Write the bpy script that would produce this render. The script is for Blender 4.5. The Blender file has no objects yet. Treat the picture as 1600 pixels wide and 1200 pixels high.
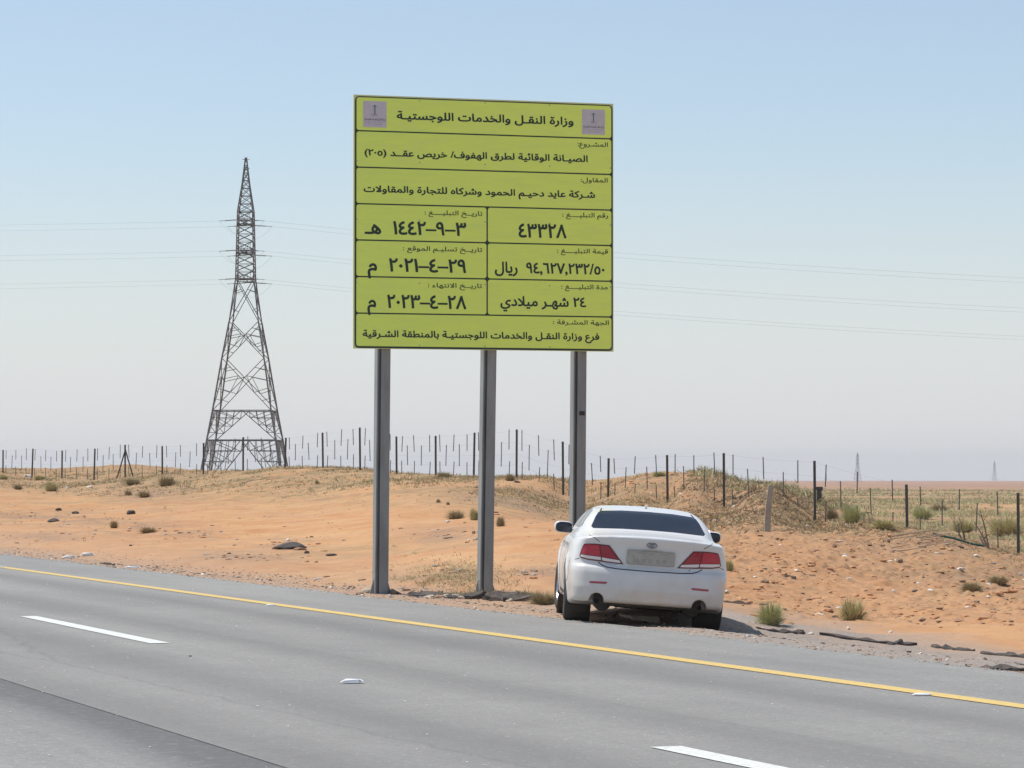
import bpy, bmesh, math, random
import numpy as np
from mathutils import Vector, Matrix
from mathutils.bvhtree import BVHTree
from mathutils.geometry import delaunay_2d_cdt

# ------------------------------------------------------------------ camera, light
SC = bpy.context.scene
COL = SC.collection
F = 4800.0            # focal length in pixels of the 1600 px wide photograph
EYE = 1.6
cam_d = bpy.data.cameras.new('camera')
cam_d.sensor_width = 36.0
cam_d.lens = 36.0 * F / 1600.0
cam_d.clip_start = 0.5
cam_d.clip_end = 30000
cam = bpy.data.objects.new('camera', cam_d)
COL.objects.link(cam)
PITCH = math.atan(150.0 / F)
cam.location = (0, 0, EYE)
cam.rotation_euler = (math.pi / 2 + PITCH, 0, 0)
SC.camera = cam

SUN_EL = math.radians(63)
SUN_PHI = math.radians(14)       # how far beyond the picture plane, on the left
SUN_DIR = Vector((-math.cos(SUN_PHI) * math.cos(SUN_EL), math.sin(SUN_PHI) * math.cos(SUN_EL), math.sin(SUN_EL)))
world = bpy.data.worlds.new('World')
SC.world = world
world.use_nodes = True
wn = world.node_tree
bg = wn.nodes['Background']
sky = wn.nodes.new('ShaderNodeTexSky')
sky.sky_type = 'NISHITA'
sky.sun_disc = False
sky.sun_elevation = SUN_EL
sky.sun_rotation = math.atan2(SUN_DIR.x, SUN_DIR.y)
sky.air_density = 1.0
sky.dust_density = 0.6
sky.ozone_density = 1.6
hsv = wn.nodes.new('ShaderNodeHueSaturation'); hsv.inputs['Saturation'].default_value = .82
tint = wn.nodes.new('ShaderNodeMix'); tint.data_type = 'RGBA'; tint.blend_type = 'MULTIPLY'
tint.inputs[0].default_value = 1.0; tint.inputs[7].default_value = (.83, .87, .90, 1)
wn.links.new(sky.outputs[0], hsv.inputs['Color']); wn.links.new(hsv.outputs[0], tint.inputs[6]); # dust whitens the sky towards the horizon, the same all the way round
tcw = wn.nodes.new('ShaderNodeTexCoord'); sxw = wn.nodes.new('ShaderNodeSeparateXYZ'); wn.links.new(tcw.outputs['Generated'], sxw.inputs[0])
mrw = wn.nodes.new('ShaderNodeMapRange'); mrw.interpolation_type = 'SMOOTHSTEP'
for k_, v_ in ((1, -.005), (2, .125), (3, .92), (4, .04)): mrw.inputs[k_].default_value = v_
wn.links.new(sxw.outputs[2], mrw.inputs[0])
dust = wn.nodes.new('ShaderNodeMix'); dust.data_type = 'RGBA'; dust.inputs[7].default_value = (5.1, 5.1, 5.12, 1)
wn.links.new(mrw.outputs[0], dust.inputs[0]); wn.links.new(tint.outputs[2], dust.inputs[6]); wn.links.new(dust.outputs[2], bg.inputs[0])
bg.inputs[1].default_value = 0.125
sun_d = bpy.data.lights.new('sun', 'SUN')
sun_d.energy = 3.7
sun_d.angle = math.radians(0.5)
sun_d.color = (1.0, 0.95, 0.88)
sun = bpy.data.objects.new('sun', sun_d)
sun.rotation_euler = SUN_DIR.to_track_quat('Z', 'Y').to_euler()
COL.objects.link(sun)
SC.view_settings.view_transform = 'Standard'
SC.view_settings.look = 'None'
SC.view_settings.exposure = 0.30
SC.view_settings.gamma = 1.0
SC.view_settings.use_curve_mapping = False
HAZE = 0.95e-4

R = math.radians
rng = np.random.default_rng(7)
random.seed(7)

# ------------------------------------------------------------------ helpers
def ray(px, py):
    v = Vector(((px - 800) / F, (600 - py) / F, -1.0))
    return Matrix.Rotation(math.pi / 2 + PITCH, 3, 'X') @ v

def at(px, py, D):
    d = ray(px, py)
    return Vector((0, 0, EYE)) + d * (D / d.y)

def mesh_obj(name, verts, faces, mat=None, parent=None, smooth=False, mats=None, fmat=None):
    me = bpy.data.meshes.new(name)
    me.from_pydata([tuple(v) for v in verts], [], faces)
    if mats:
        for m in mats: me.materials.append(m)
        if fmat is not None: me.polygons.foreach_set('material_index', fmat)
    elif mat: me.materials.append(mat)
    if smooth: me.polygons.foreach_set('use_smooth', [True] * len(me.polygons))
    me.update()
    o = bpy.data.objects.new(name, me)
    COL.objects.link(o)
    if parent is not None: o.parent = parent
    return o

def np_mesh(name, V, Fq, mat=None, parent=None, smooth=True):
    """fast mesh from numpy arrays, faces all of one size"""
    V = np.asarray(V, dtype=np.float32); Fq = np.asarray(Fq, dtype=np.int32)
    me = bpy.data.meshes.new(name)
    k = Fq.shape[1]
    me.vertices.add(len(V)); me.vertices.foreach_set('co', V.ravel())
    me.loops.add(Fq.size); me.loops.foreach_set('vertex_index', Fq.ravel())
    me.polygons.add(len(Fq))
    me.polygons.foreach_set('loop_start', np.arange(0, Fq.size, k, dtype=np.int32))
    me.polygons.foreach_set('loop_total', np.full(len(Fq), k, dtype=np.int32))
    me.polygons.foreach_set('use_smooth', np.full(len(Fq), smooth))
    me.update(calc_edges=True)
    me.validate()
    if mat: me.materials.append(mat)
    o = bpy.data.objects.new(name, me)
    COL.objects.link(o)
    if parent is not None: o.parent = parent
    return o

def tag(o, label=None, cat=None, group=None, kind=None):
    if label: o['label'] = label
    if cat: o['category'] = cat
    if group: o['group'] = group
    if kind: o['kind'] = kind
    return o

def empty(name, loc, rz=0.0):
    o = bpy.data.objects.new(name, None)
    o.empty_display_size = 0.2
    o.location = loc
    o.rotation_euler = (0, 0, rz)
    COL.objects.link(o)
    return o

class MB:
    """collects simple solids for one mesh"""
    def __init__(s): s.v = []; s.f = []
    def add(s, vs, fs):
        n = len(s.v); s.v += [Vector(v) for v in vs]; s.f += [tuple(i + n for i in f) for f in fs]
    def box(s, x0, x1, y0, y1, z0, z1):
        s.add([(x0,y0,z0),(x1,y0,z0),(x1,y1,z0),(x0,y1,z0),(x0,y0,z1),(x1,y0,z1),(x1,y1,z1),(x0,y1,z1)],
              [(0,3,2,1),(4,5,6,7),(0,1,5,4),(1,2,6,5),(2,3,7,6),(3,0,4,7)])
    def bar(s, a, b, w, h=None, n=4, w2=None):
        a = Vector(a); b = Vector(b); d = b - a
        if d.length < 1e-6: return
        d.normalize()
        up = Vector((0,0,1)) if abs(d.z) < 0.9 else Vector((0,1,0))
        u = d.cross(up).normalized(); v = u.cross(d)
        h = w if h is None else h
        r2 = 1.0 if w2 is None else w2 / w
        vs = []
        for P, k in ((a,1.0),(b,r2)):
            for i in range(n):
                t = 2*math.pi*(i+0.5)/n
                q = math.sqrt(2) if n == 4 else 1.0
                vs.append(P + u*math.cos(t)*w*0.5*q*k + v*math.sin(t)*h*0.5*q*k)
        fs = [(i,(i+1)%n,n+(i+1)%n,n+i) for i in range(n)] + [tuple(range(n))[::-1], tuple(range(n,2*n))]
        s.add(vs, fs)
    def angle(s, a, b, w, t=0.012):
        """an L section: two thin flats"""
        a = Vector(a); b = Vector(b); d = (b-a).normalized()
        up = Vector((0,0,1)) if abs(d.z) < 0.9 else Vector((0,1,0))
        u = d.cross(up).normalized(); v = u.cross(d)
        prof = [(0,0),(w,0),(w,t),(t,t),(t,w),(0,w)]
        vs = []
        for P in (a,b):
            for x,y in prof: vs.append(P + u*(x-w/2) + v*(y-w/2))
        n = 6
        fs = [(i,(i+1)%n,n+(i+1)%n,n+i) for i in range(n)] + [(0,3,2,1),(0,5,4,3),(6,7,8,9),(6,9,10,11)]
        s.add(vs, fs)
    def lathe(s, prof, n=24, axis='z', c=(0,0,0)):
        """prof: (r, h) pairs"""
        vs = []; c = Vector(c)
        for r,h in prof:
            for i in range(n):
                t = 2*math.pi*i/n
                x,y = r*math.cos(t), r*math.sin(t)
                p = {'z':(x,y,h),'x':(h,x,y),'y':(x,h,y)}[axis]
                vs.append(c + Vector(p))
        fs = []
        for j in range(len(prof)-1):
            for i in range(n):
                fs.append((j*n+i, j*n+(i+1)%n, (j+1)*n+(i+1)%n, (j+1)*n+i))
        s.add(vs, fs)
    def build(s, name, mat, parent=None, smooth=False):
        return mesh_obj(name, s.v, s.f, mat, parent, smooth)

# ---- materials
def mat(name, col, rough=0.7, metal=0.0, noise=None, bump=None, coat=0.0, spec=None, scale_vec=None):
    """noise: (scale, amount 0..1, colour2)   bump: (scale, strength, distance)"""
    m = bpy.data.materials.new(name); m.use_nodes = True
    nt = m.node_tree; b = nt.nodes['Principled BSDF']
    b.inputs['Base Color'].default_value = (*col, 1)
    b.inputs['Roughness'].default_value = rough
    b.inputs['Metallic'].default_value = metal
    if coat: b.inputs['Coat Weight'].default_value = coat
    if spec is not None: b.inputs['Specular IOR Level'].default_value = spec
    tc = nt.nodes.new('ShaderNodeTexCoord')
    src = tc.outputs['Object']
    if scale_vec:
        mp = nt.nodes.new('ShaderNodeMapping'); mp.inputs['Scale'].default_value = scale_vec
        nt.links.new(src, mp.inputs[0]); src = mp.outputs[0]
    if noise:
        sc, amt, c2 = noise
        n = nt.nodes.new('ShaderNodeTexNoise'); n.inputs['Scale'].default_value = sc
        n.inputs['Detail'].default_value = 6; n.inputs['Roughness'].default_value = 0.65
        nt.links.new(src, n.inputs['Vector'])
        rp = nt.nodes.new('ShaderNodeMapRange')
        rp.inputs[1].default_value = 0.35; rp.inputs[2].default_value = 0.68
        rp.inputs[3].default_value = 0; rp.inputs[4].default_value = amt
        nt.links.new(n.outputs[0], rp.inputs[0])
        mx = nt.nodes.new('ShaderNodeMix'); mx.data_type = 'RGBA'
        mx.inputs[6].default_value = (*col, 1); mx.inputs[7].default_value = (*c2, 1)
        nt.links.new(rp.outputs[0], mx.inputs[0]); nt.links.new(mx.outputs[2], b.inputs['Base Color'])
    if bump:
        n = nt.nodes.new('ShaderNodeTexNoise'); n.inputs['Scale'].default_value = bump[0]; n.inputs['Detail'].default_value = 5
        nt.links.new(src, n.inputs['Vector'])
        bp = nt.nodes.new('ShaderNodeBump'); bp.inputs['Strength'].default_value = bump[1]; bp.inputs['Distance'].default_value = bump[2]
        nt.links.new(n.outputs[0], bp.inputs['Height']); nt.links.new(bp.outputs[0], b.inputs['Normal'])
    return m

# ---- numpy noise
_perm = np.random.default_rng(3).random((256, 256))
def vnoise(x, y):
    xi = np.floor(x).astype(np.int64); yi = np.floor(y).astype(np.int64)
    fx = x - xi; fy = y - yi
    fx = fx*fx*(3-2*fx); fy = fy*fy*(3-2*fy)
    def h(a, b): return _perm[(a*7 + b*131) & 255, (b*3 + (a*57 >> 3)) & 255]
    a = h(xi, yi); b = h(xi+1, yi); c = h(xi, yi+1); d = h(xi+1, yi+1)
    return (a*(1-fx)+b*fx)*(1-fy) + (c*(1-fx)+d*fx)*fy - 0.5
def fbm(x, y, s, oc=4, g=0.5):
    v = 0; a = 1.0; t = 0
    ca, sa = math.cos(0.6), math.sin(0.6)
    x = x/s; y = y/s
    for i in range(oc):
        v = v + a*vnoise(x+17.3*i, y-9.1*i); t += a; a *= g
        x, y = (ca*x - sa*y)*2.03, (sa*x + ca*y)*2.03
    return v/t*2
def sstep(a, b, x):
    t = np.clip((x-a)/(b-a), 0, 1); return t*t*(3-2*t)

# ------------------------------------------------------------------ the lie of the land
ALPHA = math.atan(1795.0 / F)                 # the road runs off to the left by this much
CA, SA = math.cos(ALPHA), math.sin(ALPHA)
def road_l(X, Y): return X*CA + Y*SA          # metres to the right of the camera, across the road
def road_t(X, Y): return -X*SA + Y*CA
def road_pt(l, t, z=0.0): return Vector((l*CA - t*SA, l*SA + t*CA, z))
EDGE = EYE*CA/0.1155                           # asphalt edge
YEL = EYE*CA/0.13625
DASH = EYE*CA/0.2045
JOINT = EYE*CA/0.31

FENCE = [(5,703,740),(50,701,747),(97,704,750),(147,701,750),(196,695,748),(254,697,744),(318,692,741),(380,683,737),
         (445,684,733),(505,676,732),(563,668,735),(620,682,741),(681,681,743),(740,676,746),(807,671,749),(880,690,775),
         (950,716,776),(1043,711,788),(1131,708,797),(1273,720,818),(1417,757,829),(1590,770,868),(1800,800,905)]
def fence_D(px):
    k = (px-800)/F
    t = (12.8 - 78*k)/(0.919*k + 0.394)
    return 78 + 0.919*t
CP = [(px, yb, fence_D(px)) for px, yt, yb in FENCE]
CP += [(0,866,66),(0,850,75),(0,800,105),(0,775,132),(0,733,195),(150,731,200),(230,729,198),
       (300,900,51.5),(300,870,62),(300,830,80),(300,790,105),(300,760,128),(320,737,165),
       (500,917,46),(500,905,52),(500,860,65),(500,810,85),(500,770,108),
       (594,923,44.6),(757,931,45),(901,936,45.4),
       (680,900,50),(680,850,62),(680,800,80),(680,765,98),
       (860,900,48),(860,870,53),(860,820,66),(860,752,106),
       (1080,930,45),(1080,895,51),(1080,840,63),(1080,750,96),(1085,741,103),(1010,748,101),(1140,752,97),
       (895,967,35.3),(1100,986,35.0),(1020,955,39),
       (1250,977,40),(1250,930,50),(1250,880,57),(1250,845,66),(1200,768,90),(1310,786,92),(1250,772,92),
       (1400,991,39.5),(1417,950,48),(1417,905,57),(1417,865,64),
       (1600,1010,37.5),(1600,955,47),(1600,905,60),(1500,848,72),(1480,900,58),
       (1800,980,45),(1800,930,58),(1800,1040,37)]
# behind the mound the land falls to the plain
for px, D, z in ((0,260,1.2),(0,420,-.4),(300,220,1.0),(300,360,-.5),(500,170,1.2),(500,260,-.2),(700,145,.9),(700,230,-.4),
                 (860,130,1.0),(860,180,-.3),(1085,125,.9),(1085,150,-.3),(1200,110,.2),(1200,140,-.6),(1300,105,-.1),(1417,95,-.3),(1417,120,-.8),(1600,90,-.6),
                 (1600,120,-.9),(1800,100,-.8),(0,700,-.8),(500,450,-.8),(1000,300,-.9),(1500,220,-1.0),(0,2000,-.8),(800,1000,-.8),
                 (800,3000,-.8),(1600,800,-1.0),(1600,2500,-.8),(0,9000,-.8),(1600,9000,-.8),(1800,250,-1.0),
                 (-200,60,-.02),(-200,90,.3),(-200,160,1.5),(-200,300,.5),(1800,30,-.1),(800,20,-.1),(0,20,-.1),(1600,20,-.1)):
    CP.append((px, 750-(z-EYE)*F/D, D))
cp = np.array([((px-800)/F*6.0, math.log(D), EYE-(y-750)*D/F) for px, y, D in CP])
def _phi(r2):
    r2 = np.maximum(r2, 1e-12); return 0.5*r2*np.log(r2)
_n = len(cp)
_A = np.zeros((_n+3, _n+3))
_d2 = ((cp[:,None,:2]-cp[None,:,:2])**2).sum(-1)
_A[:_n,:_n] = _phi(_d2) + np.eye(_n)*0.0006
_A[:_n,_n] = 1; _A[:_n,_n+1:] = cp[:,:2]; _A[_n,:_n] = 1; _A[_n+1:,:_n] = cp[:,:2].T
_w = np.linalg.solve(_A, np.concatenate([cp[:,2], np.zeros(3)]))
def tps(X, Y):
    a = np.clip(X/Y, -.22, .22)*6.0; b = np.log(np.clip(Y, 15, 9000))
    out = _w[_n] + _w[_n+1]*a + _w[_n+2]*b
    for i in range(_n):
        out = out + _w[i]*_phi((a-cp[i,0])**2 + (b-cp[i,1])**2)
    return out
def rough_mask(X, Y):
    """where the sand is trodden into clods: to the right, and along the ridge"""
    a = X/Y
    m = sstep(-.01, .06, a)*sstep(50, 56, Y)*(1-sstep(95, 130, Y))
    m = np.maximum(m, sstep(.03,.09,a)*sstep(40,46,Y)*(1-sstep(95,130,Y))*.8)
    ridge = sstep(.35, .75, (Y - 60)/(130 - 60*np.clip(a*4,-1,1)))*(1-sstep(190, 260, Y))
    return np.clip(np.maximum(m, ridge*.6), 0, 1)
def ground_np(X, Y, fine=True):
    Ys = np.maximum(Y, 12)
    z = np.clip(tps(X, Ys), -1.3, 3.0)
    l = road_l(X, Y)
    far = sstep(600, 1500, Y)
    z = z*(1-far) + (-.8)*far
    z = np.where(Y < 12, -.1, z)
    # broken verge: a gravel apron, then a small ragged drop
    lip = EDGE + 1.02 + 0.22*fbm(road_t(X,Y), l*0.4, 2.5, 3)
    z_ap = -.028 - 0.02*(l-EDGE)
    near = 1-sstep(0.0, 2.6, l-EDGE-1.0)
    z_out = z*(1-near) + np.minimum(z, -.115)*near
    s = sstep(0, .10, l-lip)
    gap = sstep(-.25, .35, fbm(road_t(X,Y)+31, l*0.2, 3.5, 2))
    gap = np.maximum(gap, sstep(.072,.08,X/np.maximum(Y,1))*sstep(-.62,-.3,fbm(road_t(X,Y)+3, l*0.2, 2.2, 2)))
    z_out = z_out + (1-gap)*near*.06
    z = np.where(l < EDGE+1.9, z_ap*(1-s)+z_out*s, z_out)
    if fine:
        r = rough_mask(X, Y)
        off = sstep(.3, 1.6, l-EDGE-1.0)
        dune = fbm(X, Y, 6.0, 3)*0.09 - np.abs(fbm(X+5, Y*.7, 3.2, 3))*.14 + .03 + fbm(X*1.0, Y*0.5, 1.6, 3)*0.03
        clod = fbm(X, Y, 0.55, 3, .6)
        clod = np.sign(clod)*np.abs(clod)**1.1*0.075*(.5+1.1*sstep(-.2,.5,fbm(X-7,Y+3,3.0,2))) + np.maximum(fbm(X+40, Y, 0.22, 2)-.12, 0)*0.13 + fbm(X+3, Y*.7, 0.13, 2)*.018
        z = z + off*(dune*(1-far) + clod*(r*.85+.05)*(1-sstep(200,400,Y)))
        t_ = road_t(X, Y)
        ruts = fbm(t_*.12, l*1.0, .9, 3)*.045*(1-sstep(5,12,l-EDGE))
        z = z + off*ruts + off*(1-r)*(fbm(X*.6, Y, .45, 3)*.022 + fbm(X*.6+9, Y*.8, 1.3, 3)*.045*sstep(-.3,.4,fbm(X,Y+20,7.0,2)))
        g = np.clip(1-np.abs(l-EDGE-2.2)/3.2, 0, 1)*(l > EDGE)
        z = z + g*(fbm(X, Y, .16, 2)*.014 + fbm(X, Y, .5, 2)*.022)
        z = z + far*fbm(X, Y, 350, 3)*1.2*sstep(1500,3000,Y)
        z = z + fbm(X, Y, 40, 2)*.25*sstep(120,300,Y)*(1-far)*off
    z = np.where(l < EDGE-.05, -.16 - .5*sstep(0, 3, -14-l), z)
    return z
RUB = [(120,812,120,16),(205,826,95,13),(30,806,60,14),(230,772,80,14),(700,836,75,18),(835,788,75,26),(760,770,70,16),(655,925,50,10),(1440,848,80,16),(1240,896,60,12),(1530,905,90,22),(690,898,110,13),(850,895,60,12),(60,840,70,10),(380,870,80,8),(300,835,60,10),(455,850,60,14)]
def rubble_mask(X, Y, Z):
    Y = np.maximum(Y, 5); px = 800+F*X/Y; py = 750-F*(Z-EYE)/Y
    m = np.zeros_like(px)
    for a, b, w, h in RUB: m = np.maximum(m, np.exp(-((px-a)/w)**2-((py-b)/h)**2))
    return m
def gz(X, Y): return float(ground_np(np.array([float(X)]), np.array([float(Y)]))[0])
def hit(px, py, y0=18.0, y1=400.0):
    """where the sight line through this pixel meets the ground"""
    d = ray(px, py)
    Ys = np.geomspace(y0, y1, 700)
    Xs = d.x/d.y*Ys; Zs = EYE + d.z/d.y*Ys
    g = ground_np(Xs, Ys); g = np.where(road_l(Xs,Ys) < EDGE, 0, g)
    k = np.nonzero(Zs <= g)[0]
    k = k[0] if len(k) else len(Ys)-1
    return Vector((Xs[k], Ys[k], g[k]))

# ------------------------------------------------------------------ ground
def ground_material():
    m = bpy.data.materials.new('sand'); m.use_nodes = True
    nt = m.node_tree; L = nt.links; b = nt.nodes['Principled BSDF']
    b.inputs['Roughness'].default_value = 0.95; b.inputs['Specular IOR Level'].default_value = 0.15
    geo = nt.nodes.new('ShaderNodeNewGeometry')
    def noise(sc, det=5, ro=.6, vec=None):
        n = nt.nodes.new('ShaderNodeTexNoise'); n.inputs['Scale'].default_value = sc; n.inputs['Detail'].default_value = det
        n.inputs['Roughness'].default_value = ro
        L.new(vec or geo.outputs['Position'], n.inputs['Vector']); return n.outputs[0]
    def rng_(v, a, b_, c=0, d=1):
        r = nt.nodes.new('ShaderNodeMapRange'); r.inputs[1].default_value = a; r.inputs[2].default_value = b_
        r.inputs[3].default_value = c; r.inputs[4].default_value = d; L.new(v, r.inputs[0]); return r.outputs[0]
    def mix(f, a, c):
        x = nt.nodes.new('ShaderNodeMix'); x.data_type = 'RGBA'
        if isinstance(f, float): x.inputs[0].default_value = f
        else: L.new(f, x.inputs[0])
        for s, v in ((6, a), (7, c)):
            if isinstance(v, tuple): x.inputs[s].default_value = (*v, 1)
            else: L.new(v, x.inputs[s])
        return x.outputs[2]
    def attr(n):
        a = nt.nodes.new('ShaderNodeAttribute'); a.attribute_name = n; return a.outputs['Fac']
    def mul(a, c):
        x = nt.nodes.new('ShaderNodeMath'); x.operation = 'MULTIPLY'; L.new(a, x.inputs[0])
        if isinstance(c, float): x.inputs[1].default_value = c
        else: L.new(c, x.inputs[1])
        return x.outputs[0]
    base = mix(rng_(noise(.16, 6), .38, .64), SAND_A, SAND_B)
    base = mix(mul(attr('clods'), .45), base, (.42,.21,.10))
    base = mix(rng_(noise(1.3, 6), .42, .66, 0, .65), base, SAND_C)
    base = mix(rng_(noise(.45, 7, .7), .50, .66, 0, .6), base, (.43,.255,.15))
    base = mix(rng_(noise(3.6, 6, .75), .55, .68, 0, .6), base, (.34,.21,.125))
    base = mix(rng_(noise(9, 4), .52, .75, 0, .35), base, (.25,.14,.075))
    base = mix(mul(attr('scrub'), rng_(noise(2.2, 6, .7), .38, .58)), base, (.27,.205,.115))
    base = mix(mul(attr('scrub'), rng_(noise(.8, 6, .7), .5, .62, 0, .7)), base, (.16,.135,.075))
    base = mix(mul(attr('rubble'), rng_(noise(3.0, 6, .7), .36, .6, .25, 1)), base, (.27,.185,.125))
    base = mix(mul(attr('clods'), rng_(noise(2.6, 6, .7), .42, .62, .1, .8)), base, (.34,.20,.115))
    base = mix(mul(attr('clods'), rng_(noise(6, 4, .6), .54, .66, 0, .7)), base, (.19,.105,.06))
    base = mix(mul(attr('dust'), rng_(noise(1.1, 5), .3, .6, .55, 1)), base, (.37,.245,.165))
    base = mix(mul(attr('gravel'), rng_(noise(2.0, 6, .7), .35, .62, .55, 1)), base, (.25,.225,.205))
    base = mix(mul(attr('gravel'), rng_(noise(30, 3, .6), .5, .6, 0, .5)), base, (.42,.39,.35))
    base = mix(mul(attr('far'), rng_(noise(.012, 4), .35, .65, .4, 1)), base, (.30,.185,.14))
    L.new(base, b.inputs['Base Color'])
    bp = nt.nodes.new('ShaderNodeBump'); bp.inputs['Strength'].default_value = .5; bp.inputs['Distance'].default_value = .03
    L.new(noise(14, 6, .7), bp.inputs['Height']); L.new(bp.outputs[0], b.inputs['Normal'])
    return m
SAND_A = (.52,.295,.145); SAND_B = (.44,.215,.098); SAND_C = (.55,.35,.18)

def grid_ground():
    # polar sheet round the camera: fine in the view, coarse elsewhere
    a_f = np.linspace(-11.5, 11.5, 620)
    a_all = np.concatenate([np.arange(-180, -20, 5.0), np.arange(-20, -11.5, .5), a_f, np.arange(12, 20, .5), np.arange(20, 180, 5.0)])
    r = np.concatenate([[2,5,9,13,17], np.geomspace(21, 36, 130), np.geomspace(36.1, 130, 640)[0:], np.geomspace(131, 260, 110), np.geomspace(265, 9500, 60)])
    A, Rr = np.meshgrid(np.radians(a_all), r)
    X = Rr*np.sin(A); Y = Rr*np.cos(A)
    Z = ground_np(X, np.maximum(Y, 1)).astype(np.float32)
    na, nr = len(a_all), len(r)
    V = np.stack([X, Y, Z], -1).reshape(-1, 3)
    i = np.arange(nr-1)[:,None]*na; j = np.arange(na)[None,:]; j2 = (j+1) % na
    Fq = np.stack([i+j, i+j2, i+na+j2, i+na+j], -1).reshape(-1, 4)[:, ::-1]
    o = np_mesh('ground', V, Fq[:, ::-1][:, [0,3,2,1]], ground_material())
    x, y = V[:,0], V[:,1]; l = road_l(x, y)
    a = x/np.maximum(y, 1)
    D = np.maximum(y, 1)
    # dry scrub litter along the ridge, on the heap and on the plain
    fd = np.array([fence_D(p) for p in range(-100, 1900, 50)]); fa = (np.arange(-100,1900,50)-800)/F
    FD = np.interp(a, fa, fd)
    scrub = np.exp(-((D-FD*.99)/(FD*np.where(D<FD,.20,.13)))**2)*1.15 + sstep(1.02, 1.12, D/FD)*.9
    scrub = scrub*sstep(-.3,.3, fbm(x,y,7,3)+.35)
    scrub = np.maximum(scrub, sstep(.1,.5, fbm(x+9,y,9,3))*.5*sstep(2.5,5,l-EDGE))
    heap = np.exp(-(((a-.088)/.02)**2))*np.exp(-((D-92)/9)**2)
    scrub = np.clip(np.maximum(scrub, heap*1.8), 0, 1)*(1-sstep(700,2500,D))
    gravel = np.clip(1.15-np.maximum(l-EDGE-(.8+3.9*sstep(-.01,.12,a)),0)/1.5 + .4*fbm(x,y,1.1,3), 0, 1)*(l > EDGE-2)
    gravel = gravel*(.35+.65*sstep(-.02,.09,a) )
    gravel = np.clip(gravel,0,1)
    dust = np.clip(1-np.maximum(l-EDGE-1.2,0)/6.0, 0, 1)*(.6+.25*sstep(.02,.1,a))
    rb = rubble_mask(x, y, V[:,2])*sstep(-.35,.25,fbm(x,y,1.6,3)+.1)
    for nm, arr in (('rubble',rb),('scrub',scrub),('gravel',gravel),('dust',dust),('far',sstep(220,1400,D)),('clods',rough_mask(x,y))):
        at_ = o.data.attributes.new(nm, 'FLOAT', 'POINT')
        at_.data.foreach_set('value', arr.astype(np.float32))
    tag(o, kind='structure')
    return o
ground = grid_ground()

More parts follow.
